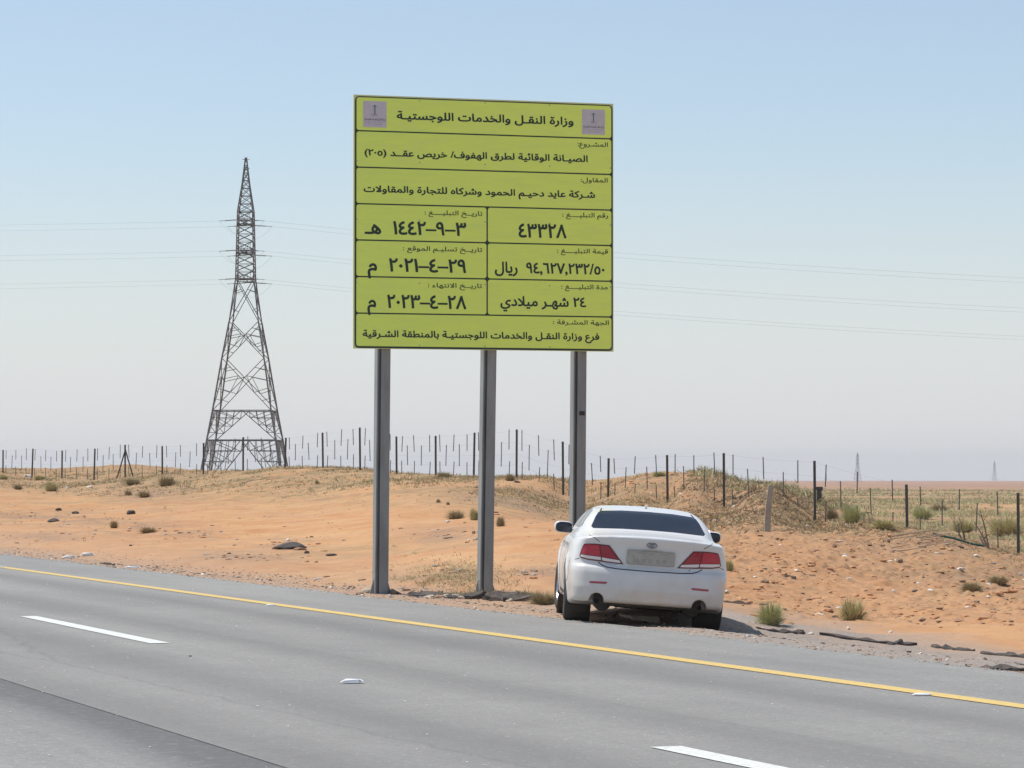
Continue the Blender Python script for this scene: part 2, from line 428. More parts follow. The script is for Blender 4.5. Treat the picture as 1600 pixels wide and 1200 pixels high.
# ------------------------------------------------------------------ road
def road_material(name, base, dark, tracks=True, rough_scale=60):
    m = bpy.data.materials.new(name); m.use_nodes = True
    nt = m.node_tree; L = nt.links; b = nt.nodes['Principled BSDF']
    b.inputs['Roughness'].default_value = .82; b.inputs['Specular IOR Level'].default_value = .3
    tc = nt.nodes.new('ShaderNodeTexCoord')
    mp = nt.nodes.new('ShaderNodeMapping'); mp.inputs['Scale'].default_value = (1.0, .06, 1)
    L.new(tc.outputs['Object'], mp.inputs[0])
    def N(sc, vec, det=4, ro=.6):
        n = nt.nodes.new('ShaderNodeTexNoise'); n.inputs['Scale'].default_value = sc; n.inputs['Detail'].default_value = det
        n.inputs['Roughness'].default_value = ro; L.new(vec, n.inputs['Vector']); return n.outputs[0]
    def RG(v, a, c, d=0, e=1):
        r = nt.nodes.new('ShaderNodeMapRange'); r.inputs[1].default_value = a; r.inputs[2].default_value = c
        r.inputs[3].default_value = d; r.inputs[4].default_value = e; L.new(v, r.inputs[0]); return r.outputs[0]
    def MX(f, a, c):
        x = nt.nodes.new('ShaderNodeMix'); x.data_type = 'RGBA'; L.new(f, x.inputs[0])
        for s, v in ((6,a),(7,c)):
            if isinstance(v, tuple): x.inputs[s].default_value = (*v,1)
            else: L.new(v, x.inputs[s])
        return x.outputs[2]
    c = MX(RG(N(.9, mp.outputs[0], 4), .35, .68), base, dark)
    c = MX(RG(N(.35, tc.outputs['Object'], 3), .4, .7, 0, .4), c, tuple(v*1.12 for v in base))
    c = MX(RG(N(70, tc.outputs['Object'], 3, .7), .56, .70, 0, .55), c, tuple(v*1.9 for v in base))
    c = MX(RG(N(45, tc.outputs['Object'], 3, .7), .58, .7, 0, .6), c, tuple(v*.45 for v in base))
    c = MX(RG(N(5, tc.outputs['Object'], 3, .6), .62, .78, 0, .35), c, (.27,.235,.20))
    c = MX(RG(N(14, tc.outputs['Object'], 4, .75), .50, .62, 0, .45), c, tuple(v*.62 for v in base))
    c = MX(RG(N(22, tc.outputs['Object'], 2, .6), .64, .70, 0, .8), c, tuple(v*1.7 for v in base))
    c = MX(RG(N(2.2, tc.outputs['Object'], 5, .7), .45, .7, 0, .35), c, tuple(v*.72 for v in base))
    if not tracks:
        sx = nt.nodes.new('ShaderNodeSeparateXYZ'); L.new(tc.outputs['Object'], sx.inputs[0])
        wn_ = nt.nodes.new('ShaderNodeMath'); wn_.operation = 'MULTIPLY_ADD'; L.new(N(.55, mp.outputs[0], 4, .6), wn_.inputs[0]); wn_.inputs[1].default_value = 1.9; L.new(sx.outputs[0], wn_.inputs[2])
        c = MX(RG(wn_.outputs[0], JOINT-.10, JOINT+.55, 0, .9), c, (.118,.117,.114))
        c = MX(RG(sx.outputs[0], JOINT-.25, JOINT-.0, 0, .45), c, (.11,.11,.108))
        c = MX(RG(N(9, tc.outputs['Object'], 5, .8), .52, .66, 0, .28), c, (.36,.355,.345))
    if tracks:
        # fine cracks wander along the lane
        vo = nt.nodes.new('ShaderNodeTexVoronoi'); vo.feature = 'DISTANCE_TO_EDGE'; vo.inputs['Scale'].default_value = .33
        wv = nt.nodes.new('ShaderNodeMix'); wv.data_type = 'VECTOR'; wv.inputs[0].default_value = .12
        nz = nt.nodes.new('ShaderNodeTexNoise'); nz.inputs['Scale'].default_value = 1.7; nz.inputs['Detail'].default_value = 4; L.new(tc.outputs['Object'], nz.inputs['Vector'])
        L.new(mp.outputs[0], wv.inputs[4]); L.new(nz.outputs[1], wv.inputs[5]); L.new(wv.outputs[1], vo.inputs['Vector'])
        c = MX(RG(vo.outputs['Distance'], .0, .005, .22, 0), c, (.07,.068,.065))
        # darker wheel paths: bands along the road
        sx = nt.nodes.new('ShaderNodeSeparateXYZ'); L.new(tc.outputs['Object'], sx.inputs[0])
        for cx in (YEL-.95, YEL-2.75, DASH-.9, DASH-2.3):
            s1 = nt.nodes.new('ShaderNodeMath'); s1.operation = 'SUBTRACT'; L.new(sx.outputs[0], s1.inputs[0]); s1.inputs[1].default_value = cx
            s2 = nt.nodes.new('ShaderNodeMath'); s2.operation = 'ABSOLUTE'; L.new(s1.outputs[0], s2.inputs[0])
            c = MX(RG(s2.outputs[0], .1, .65, .38, 0), c, tuple(v*.55 for v in dark))
    L.new(c, b.inputs['Base Color'])
    bp = nt.nodes.new('ShaderNodeBump'); bp.inputs['Strength'].default_value = .5; bp.inputs['Distance'].default_value = .006
    L.new(N(rough_scale, tc.outputs['Object'], 4, .7), bp.inputs['Height']); L.new(bp.outputs[0], b.inputs['Normal'])
    return m
M_ROAD = road_material('asphalt', (.275,.268,.25), (.205,.20,.19))
M_OLD = road_material('old_asphalt', (.285,.278,.26), (.21,.205,.195), False, 18)
M_SEAL = mat('sealed_joint', (.10,.10,.102), .8, noise=(3,.7,(.15,.15,.15)), bump=(40,.4,.01), scale_vec=(1,.2,1))
road_root = empty('road', (0,0,0), ALPHA)
tag(road_root, kind='structure')
def rsheet(name, l0, l1, ts, z, m, thick=0.0, jit=0.0, parent=road_root, both=False):
    """a strip along the road in road coordinates (l across, t along)"""
    n = len(ts); vs = []
    for k, t in enumerate(ts):
        j = jit*(float(fbm(np.array([t]), np.array([3.3]), 1.2, 4)[0]) + .35*float(vnoise(np.array([t*6.0]), np.array([1.7]))[0])) if jit else 0
        j0 = jit*float(fbm(np.array([t]), np.array([8.3]), .8, 3)[0]) if both else 0
        vs += [(l0+j0, t, z), (l1+j, t, z)]
        if thick: vs.append((l1+j+.02, t, z-thick))
    w = 3 if thick else 2
    fs = []
    for k in range(n-1):
        a = k*w; b = a+w
        fs.append((a, a+1, b+1, b))
        if thick: fs.append((a+1, a+2, b+2, b+1))
    return mesh_obj(name, vs, fs, m, parent)
ts_long = list(np.concatenate([np.arange(-60, 10, 5), np.arange(10, 100, .25), np.arange(100, 2500, 20)]))
road_s = rsheet('asphalt_surface', JOINT, EDGE, ts_long, 0.0, M_ROAD, .10, .16)
rsheet('old_asphalt_lane', -14.0, JOINT+.05, ts_long, -.004, M_OLD)
M_YEL = mat('yellow_line_paint', (.72,.50,.13), .6, noise=(26,.75,(.42,.32,.15)), bump=(60,.4,.004))
M_WHT = mat('white_line_paint', (.74,.75,.70), .6, noise=(24,.75,(.42,.42,.40)), bump=(60,.4,.004))
rsheet('edge_line', YEL-.10, YEL+.10, ts_long, .005, M_YEL, jit=.008)
# lane dashes: near ends measured, 18 m apart
d0 = hit(52, 964); d1 = hit(243, 1006.5)
t_a, t_b = road_t(d0.x, d0.y), road_t(d1.x, d1.y)
dash_len = t_a - t_b
e0 = hit(1052, 1168)
per = t_a - road_t(e0.x, e0.y)
for k in range(-3, 8):
    far_t = t_a + k*per
    mk = rsheet('lane_dash', DASH-.10, DASH+.10, list(np.linspace(far_t-dash_len, far_t, 12)), .005, M_WHT, jit=.006)

# ------------------------------------------------------------------ sign
import re
AF = {'ء':(0xFE80,),'آ':(0xFE81,0xFE82),'أ':(0xFE83,0xFE84),'ؤ':(0xFE85,0xFE86),'إ':(0xFE87,0xFE88),'ئ':(0xFE89,0xFE8A,0xFE8B,0xFE8C),
 'ا':(0xFE8D,0xFE8E),'ة':(0xFE93,0xFE94),'د':(0xFEA9,0xFEAA),'ذ':(0xFEAB,0xFEAC),'ر':(0xFEAD,0xFEAE),'ز':(0xFEAF,0xFEB0),'و':(0xFEED,0xFEEE),'ى':(0xFEEF,0xFEF0)}
for ch, b_ in (('ب',0xFE8F),('ت',0xFE95),('ث',0xFE99),('ج',0xFE9D),('ح',0xFEA1),('خ',0xFEA5),('س',0xFEB1),('ش',0xFEB5),('ص',0xFEB9),('ض',0xFEBD),
              ('ط',0xFEC1),('ظ',0xFEC5),('ع',0xFEC9),('غ',0xFECD),('ف',0xFED1),('ق',0xFED5),('ك',0xFED9),('ل',0xFEDD),('م',0xFEE1),('ن',0xFEE5),('ه',0xFEE9),('ي',0xFEF1)):
    AF[ch] = (b_, b_+1, b_+2, b_+3)
TAT = '\u0640'
def shape_word(w):
    out = []; i = 0
    jn = lambda c: c == TAT or (c in AF and len(AF[c]) == 4)
    jp = lambda c: c == TAT or (c in AF and len(AF[c]) >= 2)
    while i < len(w):
        c = w[i]
        if c not in AF: out.append({'(':')',')':'('}.get(c, c)); i += 1; continue
        prev = i > 0 and jn(w[i-1]) and jp(c)
        if c == 'ل' and i+1 < len(w) and w[i+1] == 'ا':
            out.append(chr(0xFEFC if prev else 0xFEFB)); i += 2; continue
        nxt = i+1 < len(w) and jn(c) and jp(w[i+1])
        f = AF[c]
        out.append(chr(f[0] if len(f) == 1 else (f[1] if prev else f[0]) if len(f) == 2 else
                       f[3] if prev and nxt else f[1] if prev else f[2] if nxt else f[0]))
        i += 1
    out.reverse()
    s = ''.join(out)
    return re.sub('[٠-٩,]+', lambda m_: m_.group(0)[::-1], s)    # numbers keep their own direction
def arabic(s): return ' '.join(shape_word(w) for w in reversed(s.split(' ')))

def glyph_loops(text):
    c = bpy.data.curves.new('tmp', 'FONT'); c.body = text; c.size = 1.0; c.resolution_u = 3
    c.fill_mode = 'NONE'
    o = bpy.data.objects.new('tmp', c); COL.objects.link(o)
    bpy.context.view_layer.update()
    me = o.to_mesh()
    V = [v.co.to_2d() for v in me.vertices]
    adj = {}
    for e in me.edges:
        a, b = e.vertices; adj.setdefault(a, []).append(b); adj.setdefault(b, []).append(a)
    # vertices of each spline are consecutive: follow index order to keep the direction
    seen = set(); loops = []
    for s in range(len(V)):
        if s in seen or s not in adj: continue
        lp = [s]; seen.add(s); cur = s
        while True:
            nx = [q for q in adj[cur] if q not in seen]
            if not nx: break
            q = cur+1 if (cur+1) in nx else nx[0]
            lp.append(q); seen.add(q); cur = q
        if len(lp) >= 3: loops.append([V[i] for i in lp])
    o.to_mesh_clear()
    bpy.data.objects.remove(o); bpy.data.curves.remove(c)
    return loops
def area(lp): return .5*sum(lp[i].x*lp[(i+1)%len(lp)].y - lp[(i+1)%len(lp)].x*lp[i].y for i in range(len(lp)))
def inside(p, lp):
    r = False
    for i in range(len(lp)):
        a, b = lp[i], lp[(i+1)%len(lp)]
        if (a.y > p.y) != (b.y > p.y) and p.x < (b.x-a.x)*(p.y-a.y)/(b.y-a.y)+a.x: r = not r
    return r
def wound(p, lp):
    w = 0
    for i in range(len(lp)):
        a, b = lp[i], lp[(i+1)%len(lp)]
        if (a.y > p.y) != (b.y > p.y):
            if p.x < (b.x-a.x)*(p.y-a.y)/(b.y-a.y)+a.x: w += 1 if b.y > a.y else -1
    return w != 0
_ref = {}
def ref_h(ch):
    if ch not in _ref:
        _ref[ch] = max(p.y for l in glyph_loops(ch) for p in l)
    return _ref[ch]
def text_mesh(name, text, x0, x1, base, capx, ref, mat_, parent, depth_y, bold=.030):
    """text laid on the local XZ plane between x0 and x1"""
    loops = glyph_loops(text)
    ars = [area(l) for l in loops]
    hole = [any(ars[i]*ars[j] < 0 and abs(ars[j]) > abs(ars[i]) and inside(loops[i][0], loops[j]) for j in range(len(loops))) for i in range(len(loops))]
    # fatten
    fat = []
    for k_, lp in enumerate(loops):
        n = len(lp); q = []; sg = 1 if ars[k_] > 0 else -1
        if hole[k_]: sg = -sg
        for i in range(n):
            a, b, c = lp[i-1], lp[i], lp[(i+1)%n]
            t1 = (b-a); t2 = (c-b)
            t1 = t1.normalized() if t1.length > 1e-7 else t2.normalized() if t2.length > 1e-7 else Vector((1,0))
            t2 = t2.normalized() if t2.length > 1e-7 else t1
            t = t1+t2; t = t.normalized() if t.length > 1e-4 else t1
            q.append(b + Vector((t.y, -t.x))*sg*bold)
        fat.append(q)
    outs = [(l, abs(area(l))) for l, h_ in zip(fat, hole) if not h_]
    holes = [l for l, h_, a_ in zip(fat, hole, ars) if h_ and area(l)*a_ > 0 and abs(area(l)) > 1e-4]
    own = [[] for _ in outs]
    for h in holes:
        best = None
        for k, (o_, ar_) in enumerate(outs):
            if inside(h[0], o_) and (best is None or ar_ < outs[best][1]): best = k
        if best is not None: own[best].append(h)
    xs = [p.x for l in fat for p in l]; mn, mxx = min(xs), max(xs)
    sx = (x1-x0)/(mxx-mn); sz = capx/ref_h(ref)
    vs = []; fs = []
    for k, (o_, _) in enumerate(outs):
        pts = list(o_); edges = [(i, (i+1)%len(o_)) for i in range(len(o_))]
        for h in own[k]:
            b0 = len(pts); pts += h; edges += [(b0+i, b0+(i+1)%len(h)) for i in range(len(h))]
        try:
            ov, oe, of, *_r = delaunay_2d_cdt(pts, edges, [], 1, 1e-6)
        except Exception: continue
        b0 = len(vs); dy = depth_y - .0002*(k % 7)
        vs += [((p.x-mn)*sx+x0, dy, p.y*sz+base) for p in ov]
        for f in of:
            c_ = Vector((sum(ov[i].x for i in f)/len(f), sum(ov[i].y for i in f)/len(f)))
            if any(inside(c_, h) for h in own[k]): continue
            if not wound(c_, o_): continue
            fs.append(tuple(b0+i for i in f))
    return mesh_obj(name, vs, fs, mat_, parent)

M_SIGN = mat('sign_sheeting', (.80,.96,.15), .40, noise=(3.0,.55,(.68,.83,.19)), bump=(6,.12,.004), scale_vec=(.6,1,3))
M_SEDGE = mat('sign_sheet_edge', (.62,.66,.30), .5)
M_SBACK = mat('sign_back_metal', (.40,.41,.42), .45, .7)
M_INK = mat('sign_print_green_black', (.012,.035,.022), .5, noise=(40,.5,(.03,.055,.03)))
M_LOGO = mat('emblem_plate_grey', (.60,.56,.60), .6, noise=(12,.5,(.42,.40,.43)))
M_TEAL = mat('emblem_teal', (.09,.19,.20), .6)
M_STEEL = mat('galvanised_steel', (.29,.30,.29), .55, .1, noise=(5,.85,(.19,.195,.185)), bump=(20,.15,.004), scale_vec=(1,1,.25))

PLd, PRd = 44.1, 45.2
PL = at(552, 544, PLd); PR = at(958.6, 549, PRd)
PW = math.hypot(PR.x-PL.x, PR.y-PL.y); PHH = 3.66; PZ = 3.49
sang = math.atan2(PR.y-PL.y, PR.x-PL.x)
sign = empty('project_sign', (PL.x, PL.y, 0), sang)
tag(sign, 'large yellow-green road project board with Arabic lettering on three steel posts', 'sign')
m_ = MB(); m_.box(0, PW, 0, .035, PZ, PZ+PHH); panel = m_.build('panel', M_SEDGE, sign)
def rrect(x0, x1, z0, z1, r, y, n=5):
    pts = []
    for cx, cz, a0 in ((x1-r, z1-r, 0), (x0+r, z1-r, 90), (x0+r, z0+r, 180), (x1-r, z0+r, 270)):
        for i in range(n+1):
            a = R(a0 + 90*i/n); pts.append((cx+r*math.cos(a), y, cz+r*math.sin(a)))
    return pts
def plate(name, pts, m, parent, t=.0015):
    n = len(pts)
    vs = list(pts) + [(p[0], p[1]+t, p[2]) for p in pts]
    fs = [tuple(range(n))[::-1], tuple(range(n, 2*n))] + [(i, (i+1)%n, n+(i+1)%n, n+i) for i in range(n)]
    return mesh_obj(name, vs, fs, m, parent)
ux = PW/406.0; uz = PHH/1.0
plate('border_print', rrect(2.0*ux, PW-1.2*ux, PZ+.008, PZ+PHH-.02, .06, -.002), M_INK, sign)
def Z(v): return PZ + PHH*(1-v)
LW = 1.15*ux
cols_full = [(4.4*ux, PW-3.4*ux)]
cmid = .508*PW
rows = [.007,.142,.286,.43,.573,.717,.861,.993]
for i in range(7):
    spans = cols_full if i in (0,1,2,6) else [(4.4*ux, cmid-LW), (cmid+LW, PW-3.4*ux)]
    for a, b in spans:
        z1_ = Z(rows[i]+.0028); z0_ = Z(rows[i+1]-.0028)
        plate('printed_cell', rrect(a, b, z0_, z1_, .035, -.004), M_SIGN, sign)
def X_(px, v):
    xl = 551 + 2.0*v; xr = 957.5 + 2.5*v
    return (px-xl)/(xr-xl)*PW
def T(name, s, a, b, v, h, ref='ا', raw=False, bold=.030):
    text_mesh(name, s if raw else arabic(s), X_(a, v), X_(b, v), Z(v), h*uz/394.0, ref, M_INK, sign, -.0062, bold)
K = TAT
T('title_text', 'وزارة النقـل والخدمات اللوجستيـة', 617, 894, .0905, 12)
T('label_text', 'المشـروع:', 901, 949, .175, 7, bold=.012)
T('project_text', 'الصيـانة الوقائية لطرق الهفوف/ خريص عقــد (٢٠٥)', 568, 917, .238, 10)
T('label_text', 'المقاول:', 906, 949, .319, 7, bold=.012)
T('contractor_text', 'شـركة عايد دحيـم الحمود وشركاه للتجارة والمقاولات', 567, 929, .382, 10)
T('label_text', 'رقم التبليــــغ :', 877, 950, .461, 7, bold=.012)
T('number_text', '٤٣٣٢٨', 808, 884, .547, 21, '١', raw=True, bold=.026)
T('label_text', 'تاريــخ التبليــــغ :', 661, 751, .466, 7, bold=.012)
T('date_text', shape_word('هـ') + '  ١٤٤٢–٩–٣', 569, 726, .547, 20, '١', raw=True, bold=.026)
T('label_text', 'قيمة التبليــــغ :', 869, 950, .606, 7, bold=.012)
T('price_text', shape_word('ريال') + '  ٩٤,٦٢٧,٢٣٢/٥٠', 771, 945, .690, 16, '١', raw=True, bold=.026)
T('label_text', 'تاريــخ تسليـم الموقع :', 628, 751, .610, 7, bold=.012)
T('date_text', shape_word('م') + '  ٢٠٢١–٤–٢٩', 574, 726, .694, 20, '١', raw=True, bold=.026)
T('label_text', 'مدة التبليــــغ :', 876, 950, .750, 7, bold=.012)
T('duration_text', shape_word('ميلادي') + ' ' + shape_word('شهـر') + ' ٢٤', 780, 916, .822, 15, raw=True, bold=.026)
T('label_text', 'تاريــخ الانتهاء :', 667, 751, .754, 7, bold=.012)
T('date_text', shape_word('م') + '  ٢٠٢٣–٤–٢٨', 574, 727, .838, 20, '١', raw=True, bold=.026)
T('label_text', 'الجهة المشـرفة :', 863, 952, .893, 7, bold=.012)
T('supervisor_text', 'فرع وزارة النقـل والخدمات اللوجستيـة بالمنطقة الشـرقية', 567, 937, .953, 10)
for v_ in (.015, .26, .49, .74, .985):
    for u_ in (.012, .25, .5, .75, .988):
        q = MB(); q.lathe([(0,-.0105),(.007,-.0095),(.011,-.004)], 8, 'y', (PW*u_, 0, Z(v_))); q.build('rivet', M_SBACK, sign)
# the two small emblem plates
for a, b, v0, v1 in ((565.5, 601.5, .024, .127), (907.5, 944, .026, .127)):
    x0, x1 = X_(a, .07), X_(b, .07); z1_, z0_ = Z(v0), Z(v1)
    e = plate('emblem_plate', rrect(x0, x1, z0_, z1_, .004, -.0062), M_LOGO, sign)
    cx = (x0+x1)/2; hh = z1_-z0_
    w_ = MB()
    w_.box(cx-.008, cx+.008, -.0078, -.0066, z0_+hh*.50, z1_-hh*.22)          # palm trunk
    for a_ in (-70,-40,-12,12,40,70):
        d_ = Vector((math.sin(R(a_)), 0, math.cos(R(a_))*.7+.15))*.035
        c0 = Vector((cx, -.0072, z1_-hh*.22)); w_.bar(c0, c0+d_, .007, .002)
    w_.bar((cx-.05,-.0072,z0_+hh*.52),(cx+.04,-.0072,z0_+hh*.44),.006,.002)    # crossed swords
    w_.bar((cx+.05,-.0074,z0_+hh*.52),(cx-.04,-.0074,z0_+hh*.44),.006,.002)
    w_.build('emblem_mark', M_TEAL, e)
    text_mesh('emblem_text', arabic('وزارة النقل والخدمات اللوجستية'), x0+.02, x1-.02, z0_+hh*.28, .028, 'ا', M_INK, e, -.0072, .01)
    for zz, ww in ((.20,.30),(.12,.20)):
        w2 = MB(); w2.box(cx-ww/2, cx+ww/2, -.0075, -.0066, z0_+hh*zz-.003, z0_+hh*zz+.003); w2.build('emblem_rule', M_SBACK, e)
M_SBRK = mat('rusty_bracket', (.05,.035,.03), .8)
# posts: H sections standing behind the panel
for i, (pxb, pxt, yb) in enumerate(((594.5,597,923),(757.5,762,931),(901,903.5,936))):
    k = (pxb-800)/F
    dx, dy = math.cos(sang), math.sin(sang)
    ox, oy = PL.x - dy*0.14, PL.y + dx*0.14
    u = (k*oy-ox)/(dx-k*dy)
    gx, gy = ox+u*dx, oy+u*dy
    zb = gz(gx, gy) - .35
    zt = PZ+PHH-.15
    lean = (pxt-pxb)/F*45/2.7
    pts = []
    hb, tf, tw = .098, .012, .010     # half width, flange, web
    P = MB()
    o_ = u
    def hsec(x):
        # section in plan: flanges at the sides (thin edges to the road), web between, set off centre
        return [(x-hb,-.07),(x-hb+.018,-.07),(x-hb+.022,-.01),(x-hb+.058,-.01),(x-hb+.060,-.072),(x-hb+.068,-.075),(x+hb,-.070),(x+hb,.10),(x-hb,.10)]
    bot = hsec(o_); n_ = len(bot)
    ln = lean*(zt-zb)
    vs = [(x, y+.14, zb) for x, y in bot] + [(x+ln, y+.14, zt) for x, y in bot]
    fs = [(j, (j+1)%n_, n_+(j+1)%n_, n_+j) for j in range(n_)]
    fs = [tuple(reversed(f)) for f in fs]
    fs += [tuple(range(n_, 2*n_))]
    po = mesh_obj('post', vs, fs, M_STEEL, sign)
    q = MB()
    g0 = zb+.35
    for sx_ in (-1, 1):      # gusset fins at the foot
        q.add([(o_+sx_*.1,.13,g0+.22),(o_+sx_*.1,.15,g0+.22),(o_+sx_*.16,.13,g0+.0),(o_+sx_*.16,.15,g0+.0),(o_+sx_*.1,.13,g0-.05),(o_+sx_*.1,.15,g0-.05)],
              [(0,2,3,1),(0,4,2),(1,3,5),(2,4,5,3),(0,1,5,4)])
    q.box(o_-.13,o_+.13,.03,.26,g0-.03,g0+.01)
    q.build('foot_plate', M_STEEL, po)
    if i == 2:
        q = MB(); q.box(o_+.02, o_+.10, .055, .069, 2.55, 2.61); q.build('rust_bracket', M_SBRK, po)
# back rails that carry the sheet
for v in (.08,.36,.64,.92):
    q = MB(); q.box(.05, PW-.05, .036, .068, Z(v)-.04, Z(v)+.04); q.build('back_rail', M_SBACK, sign)
for (px, v) in ((906,.0),): pass

# ------------------------------------------------------------------ car
def car_paint():
    m = mat('white_car_paint', (.70,.70,.685), .34, coat=.4, noise=(2.5,.35,(.62,.60,.56)))
    nt = m.node_tree; b = nt.nodes['Principled BSDF']; L = nt.links
    src = b.inputs['Base Color'].links[0].from_socket
    tc = nt.nodes.new('ShaderNodeTexCoord'); sx = nt.nodes.new('ShaderNodeSeparateXYZ'); L.new(tc.outputs['Object'], sx.inputs[0])
    r = nt.nodes.new('ShaderNodeMapRange'); r.inputs[1].default_value = .75; r.inputs[2].default_value = .2; r.inputs[3].default_value = 0; r.inputs[4].default_value = 1.0
    L.new(sx.outputs[2], r.inputs[0])
    n = nt.nodes.new('ShaderNodeTexNoise'); n.inputs['Scale'].default_value = 5; n.inputs['Detail'].default_value = 5; L.new(tc.outputs['Object'], n.inputs['Vector'])
    mu = nt.nodes.new('ShaderNodeMath'); mu.operation = 'MULTIPLY'; L.new(r.outputs[0], mu.inputs[0]); L.new(n.outputs[0], mu.inputs[1])
    x = nt.nodes.new('ShaderNodeMix'); x.data_type = 'RGBA'; L.new(mu.outputs[0], x.inputs[0]); L.new(src, x.inputs[6]); x.inputs[7].default_value = (.42,.33,.25,1)
    L.new(x.outputs[2], b.inputs['Base Color'])
    return m
M_PAINT = car_paint()
M_GLASS = mat('tinted_glass', (.008,.014,.026), .10, spec=.32, noise=(3,.4,(.03,.032,.035)))
M_GAP = mat('panel_gap', (.03,.03,.032), .7)
M_BLACK = mat('black_plastic', (.025,.025,.027), .6, noise=(8,.5,(.05,.045,.04)))
M_UNDER = mat('underbody', (.035,.033,.03), .85, noise=(6,.7,(.09,.075,.06)))
M_TYRE = mat('tyre_rubber', (.022,.022,.022), .85, noise=(7,.7,(.06,.052,.045)))
M_RIM = mat('alloy_rim', (.45,.46,.48), .3, .9)
M_RED = mat('red_lamp_lens', (.50,.012,.045), .15, coat=.8, noise=(22,.4,(.32,.008,.03)))
M_RED2 = mat('dark_red_lamp_lens', (.32,.008,.032), .15, coat=.8)
M_CLEAR = mat('clear_lamp_lens', (.78,.68,.66), .15, coat=.8)
M_LAMPB = mat('lamp_housing', (.10,.01,.015), .3, coat=.5)
M_CHROME = mat('chrome', (.55,.56,.58), .15, 1.0)
M_PLATE = mat('faded_plate', (.44,.42,.37), .6, noise=(7,.7,(.31,.29,.255)))
M_PLD = mat('plate_smudge', (.37,.35,.31), .6, noise=(14,.6,(.25,.23,.2)))
M_EXH = mat('exhaust_steel', (.09,.085,.08), .6, .6)
M_MIRR = mat('mirror_glass', (.03,.035,.05), .12, .2)

def smax(a, b, k):
    h = np.clip(.5+.5*(a-b)/k, 0, 1)
    return b*(1-h)+a*h + k*h*(1-h)
def smin(a, b, k): return -smax(-a, -b, k)
def plin(x, pts):
    xs, ys = zip(*pts); return np.interp(x, xs, ys)
def psm(x, pts, w=.05):
    return (plin(x-w, pts)+plin(x+w, pts)+2*plin(x, pts)+plin(x-w/2, pts)+plin(x+w/2, pts))/6
WHEELS = [(1.07, .33), (3.85, .33)]
def car_sdf(x, y, z):
    ax = np.abs(x)
    wx = psm(z, [(.0,.84),(.22,.865),(.45,.90),(.62,.91),(.72,.90),(.90,.868),(1.02,.815),(1.1,.77)], .03)
    wx = wx + psm(y, [(-.2,-.085),(0,-.055),(.35,-.02),(.8,0),(3.9,0),(4.4,-.05),(4.8,-.13)], .12)
    # swollen arches
    for wy, wz in WHEELS:
        d = np.sqrt((y-wy)**2+(z-wz)**2)
        wx = wx + .016*np.exp(-((d-.39)/.07)**2)
    prof = psm(z, [(.1,.16),(.22,.07),(.30,.03),(.42,.0),(.60,.012),(.655,.03),(.675,.062),(.72,.070),(.86,.062),(.92,.048),(.965,.028),(1.0,.02),(1.03,.03),(1.1,.1)], .010)
    yr = prof + .085*(ax/.85)**2.2 + .05*np.clip(ax-.60,0,1)**1.0
    side = ax - wx
    rear = yr - y
    front = y - (4.80 - .22*(ax/.85)**2.4 - .10*np.clip((z-.55)/.3,0,1))
    top = psm(y, [(-.1,1.005),(.1,1.03),(.6,1.06),(1.2,1.06),(2.8,1.03),(3.4,1.0),(4.2,.90),(4.6,.78),(4.9,.6)], .1)
    top = top - .05*(ax/.8)**2.2 - .02*np.clip((ax-.62)/.2,0,1)
    zb = .235 + .0*z
    zbb = psm(y, [(-.1,.27),(.35,.25),(.7,.2),(4.2,.2),(4.8,.26)], .08)
    lower = smax(side, rear, .15)
    lower = smax(lower, front, .2)
    lower = smax(lower, z-top, .016)
    lower = smax(lower, zbb-z, .05)
    # cabin
    wg = psm(z, [(.9,.84),(1.02,.785),(1.12,.735),(1.22,.675),(1.30,.62),(1.36,.55),(1.5,.4)], .03)
    wg = wg - .12*np.clip((1.35-y)/.8, 0, 1)**1.5
    zr = psm(y, [(.3,.93),(.66,1.045),(.78,1.075),(1.33,1.285),(1.55,1.325),(1.9,1.347),(2.35,1.352),(2.8,1.325),(3.0,1.285),(3.6,1.0),(3.8,.9)], .07)
    zr = zr - .035*(ax/.6)**2.2
    cab = smax(ax-wg, (z-zr)*.9, .09)
    cab = smax(cab, smax(.62-y, y-3.9, .02), .05)
    cab = np.maximum(cab, .90-z)
    f = smin(lower, cab, .035)
    # wheel arches and exhaust cut-outs
    for wy, wz in WHEELS:
        cyl = np.maximum(np.sqrt((y-wy)**2+(z-wz)**2)-.372, .60-ax)
        f = np.maximum(f, -cyl)
    for sx_ in (-.575, .575):
        cyl = np.maximum(np.sqrt((x-sx_)**2+(z-.285)**2)-.078, y-.28)
        f = smax(f, -cyl, .012)
    return f
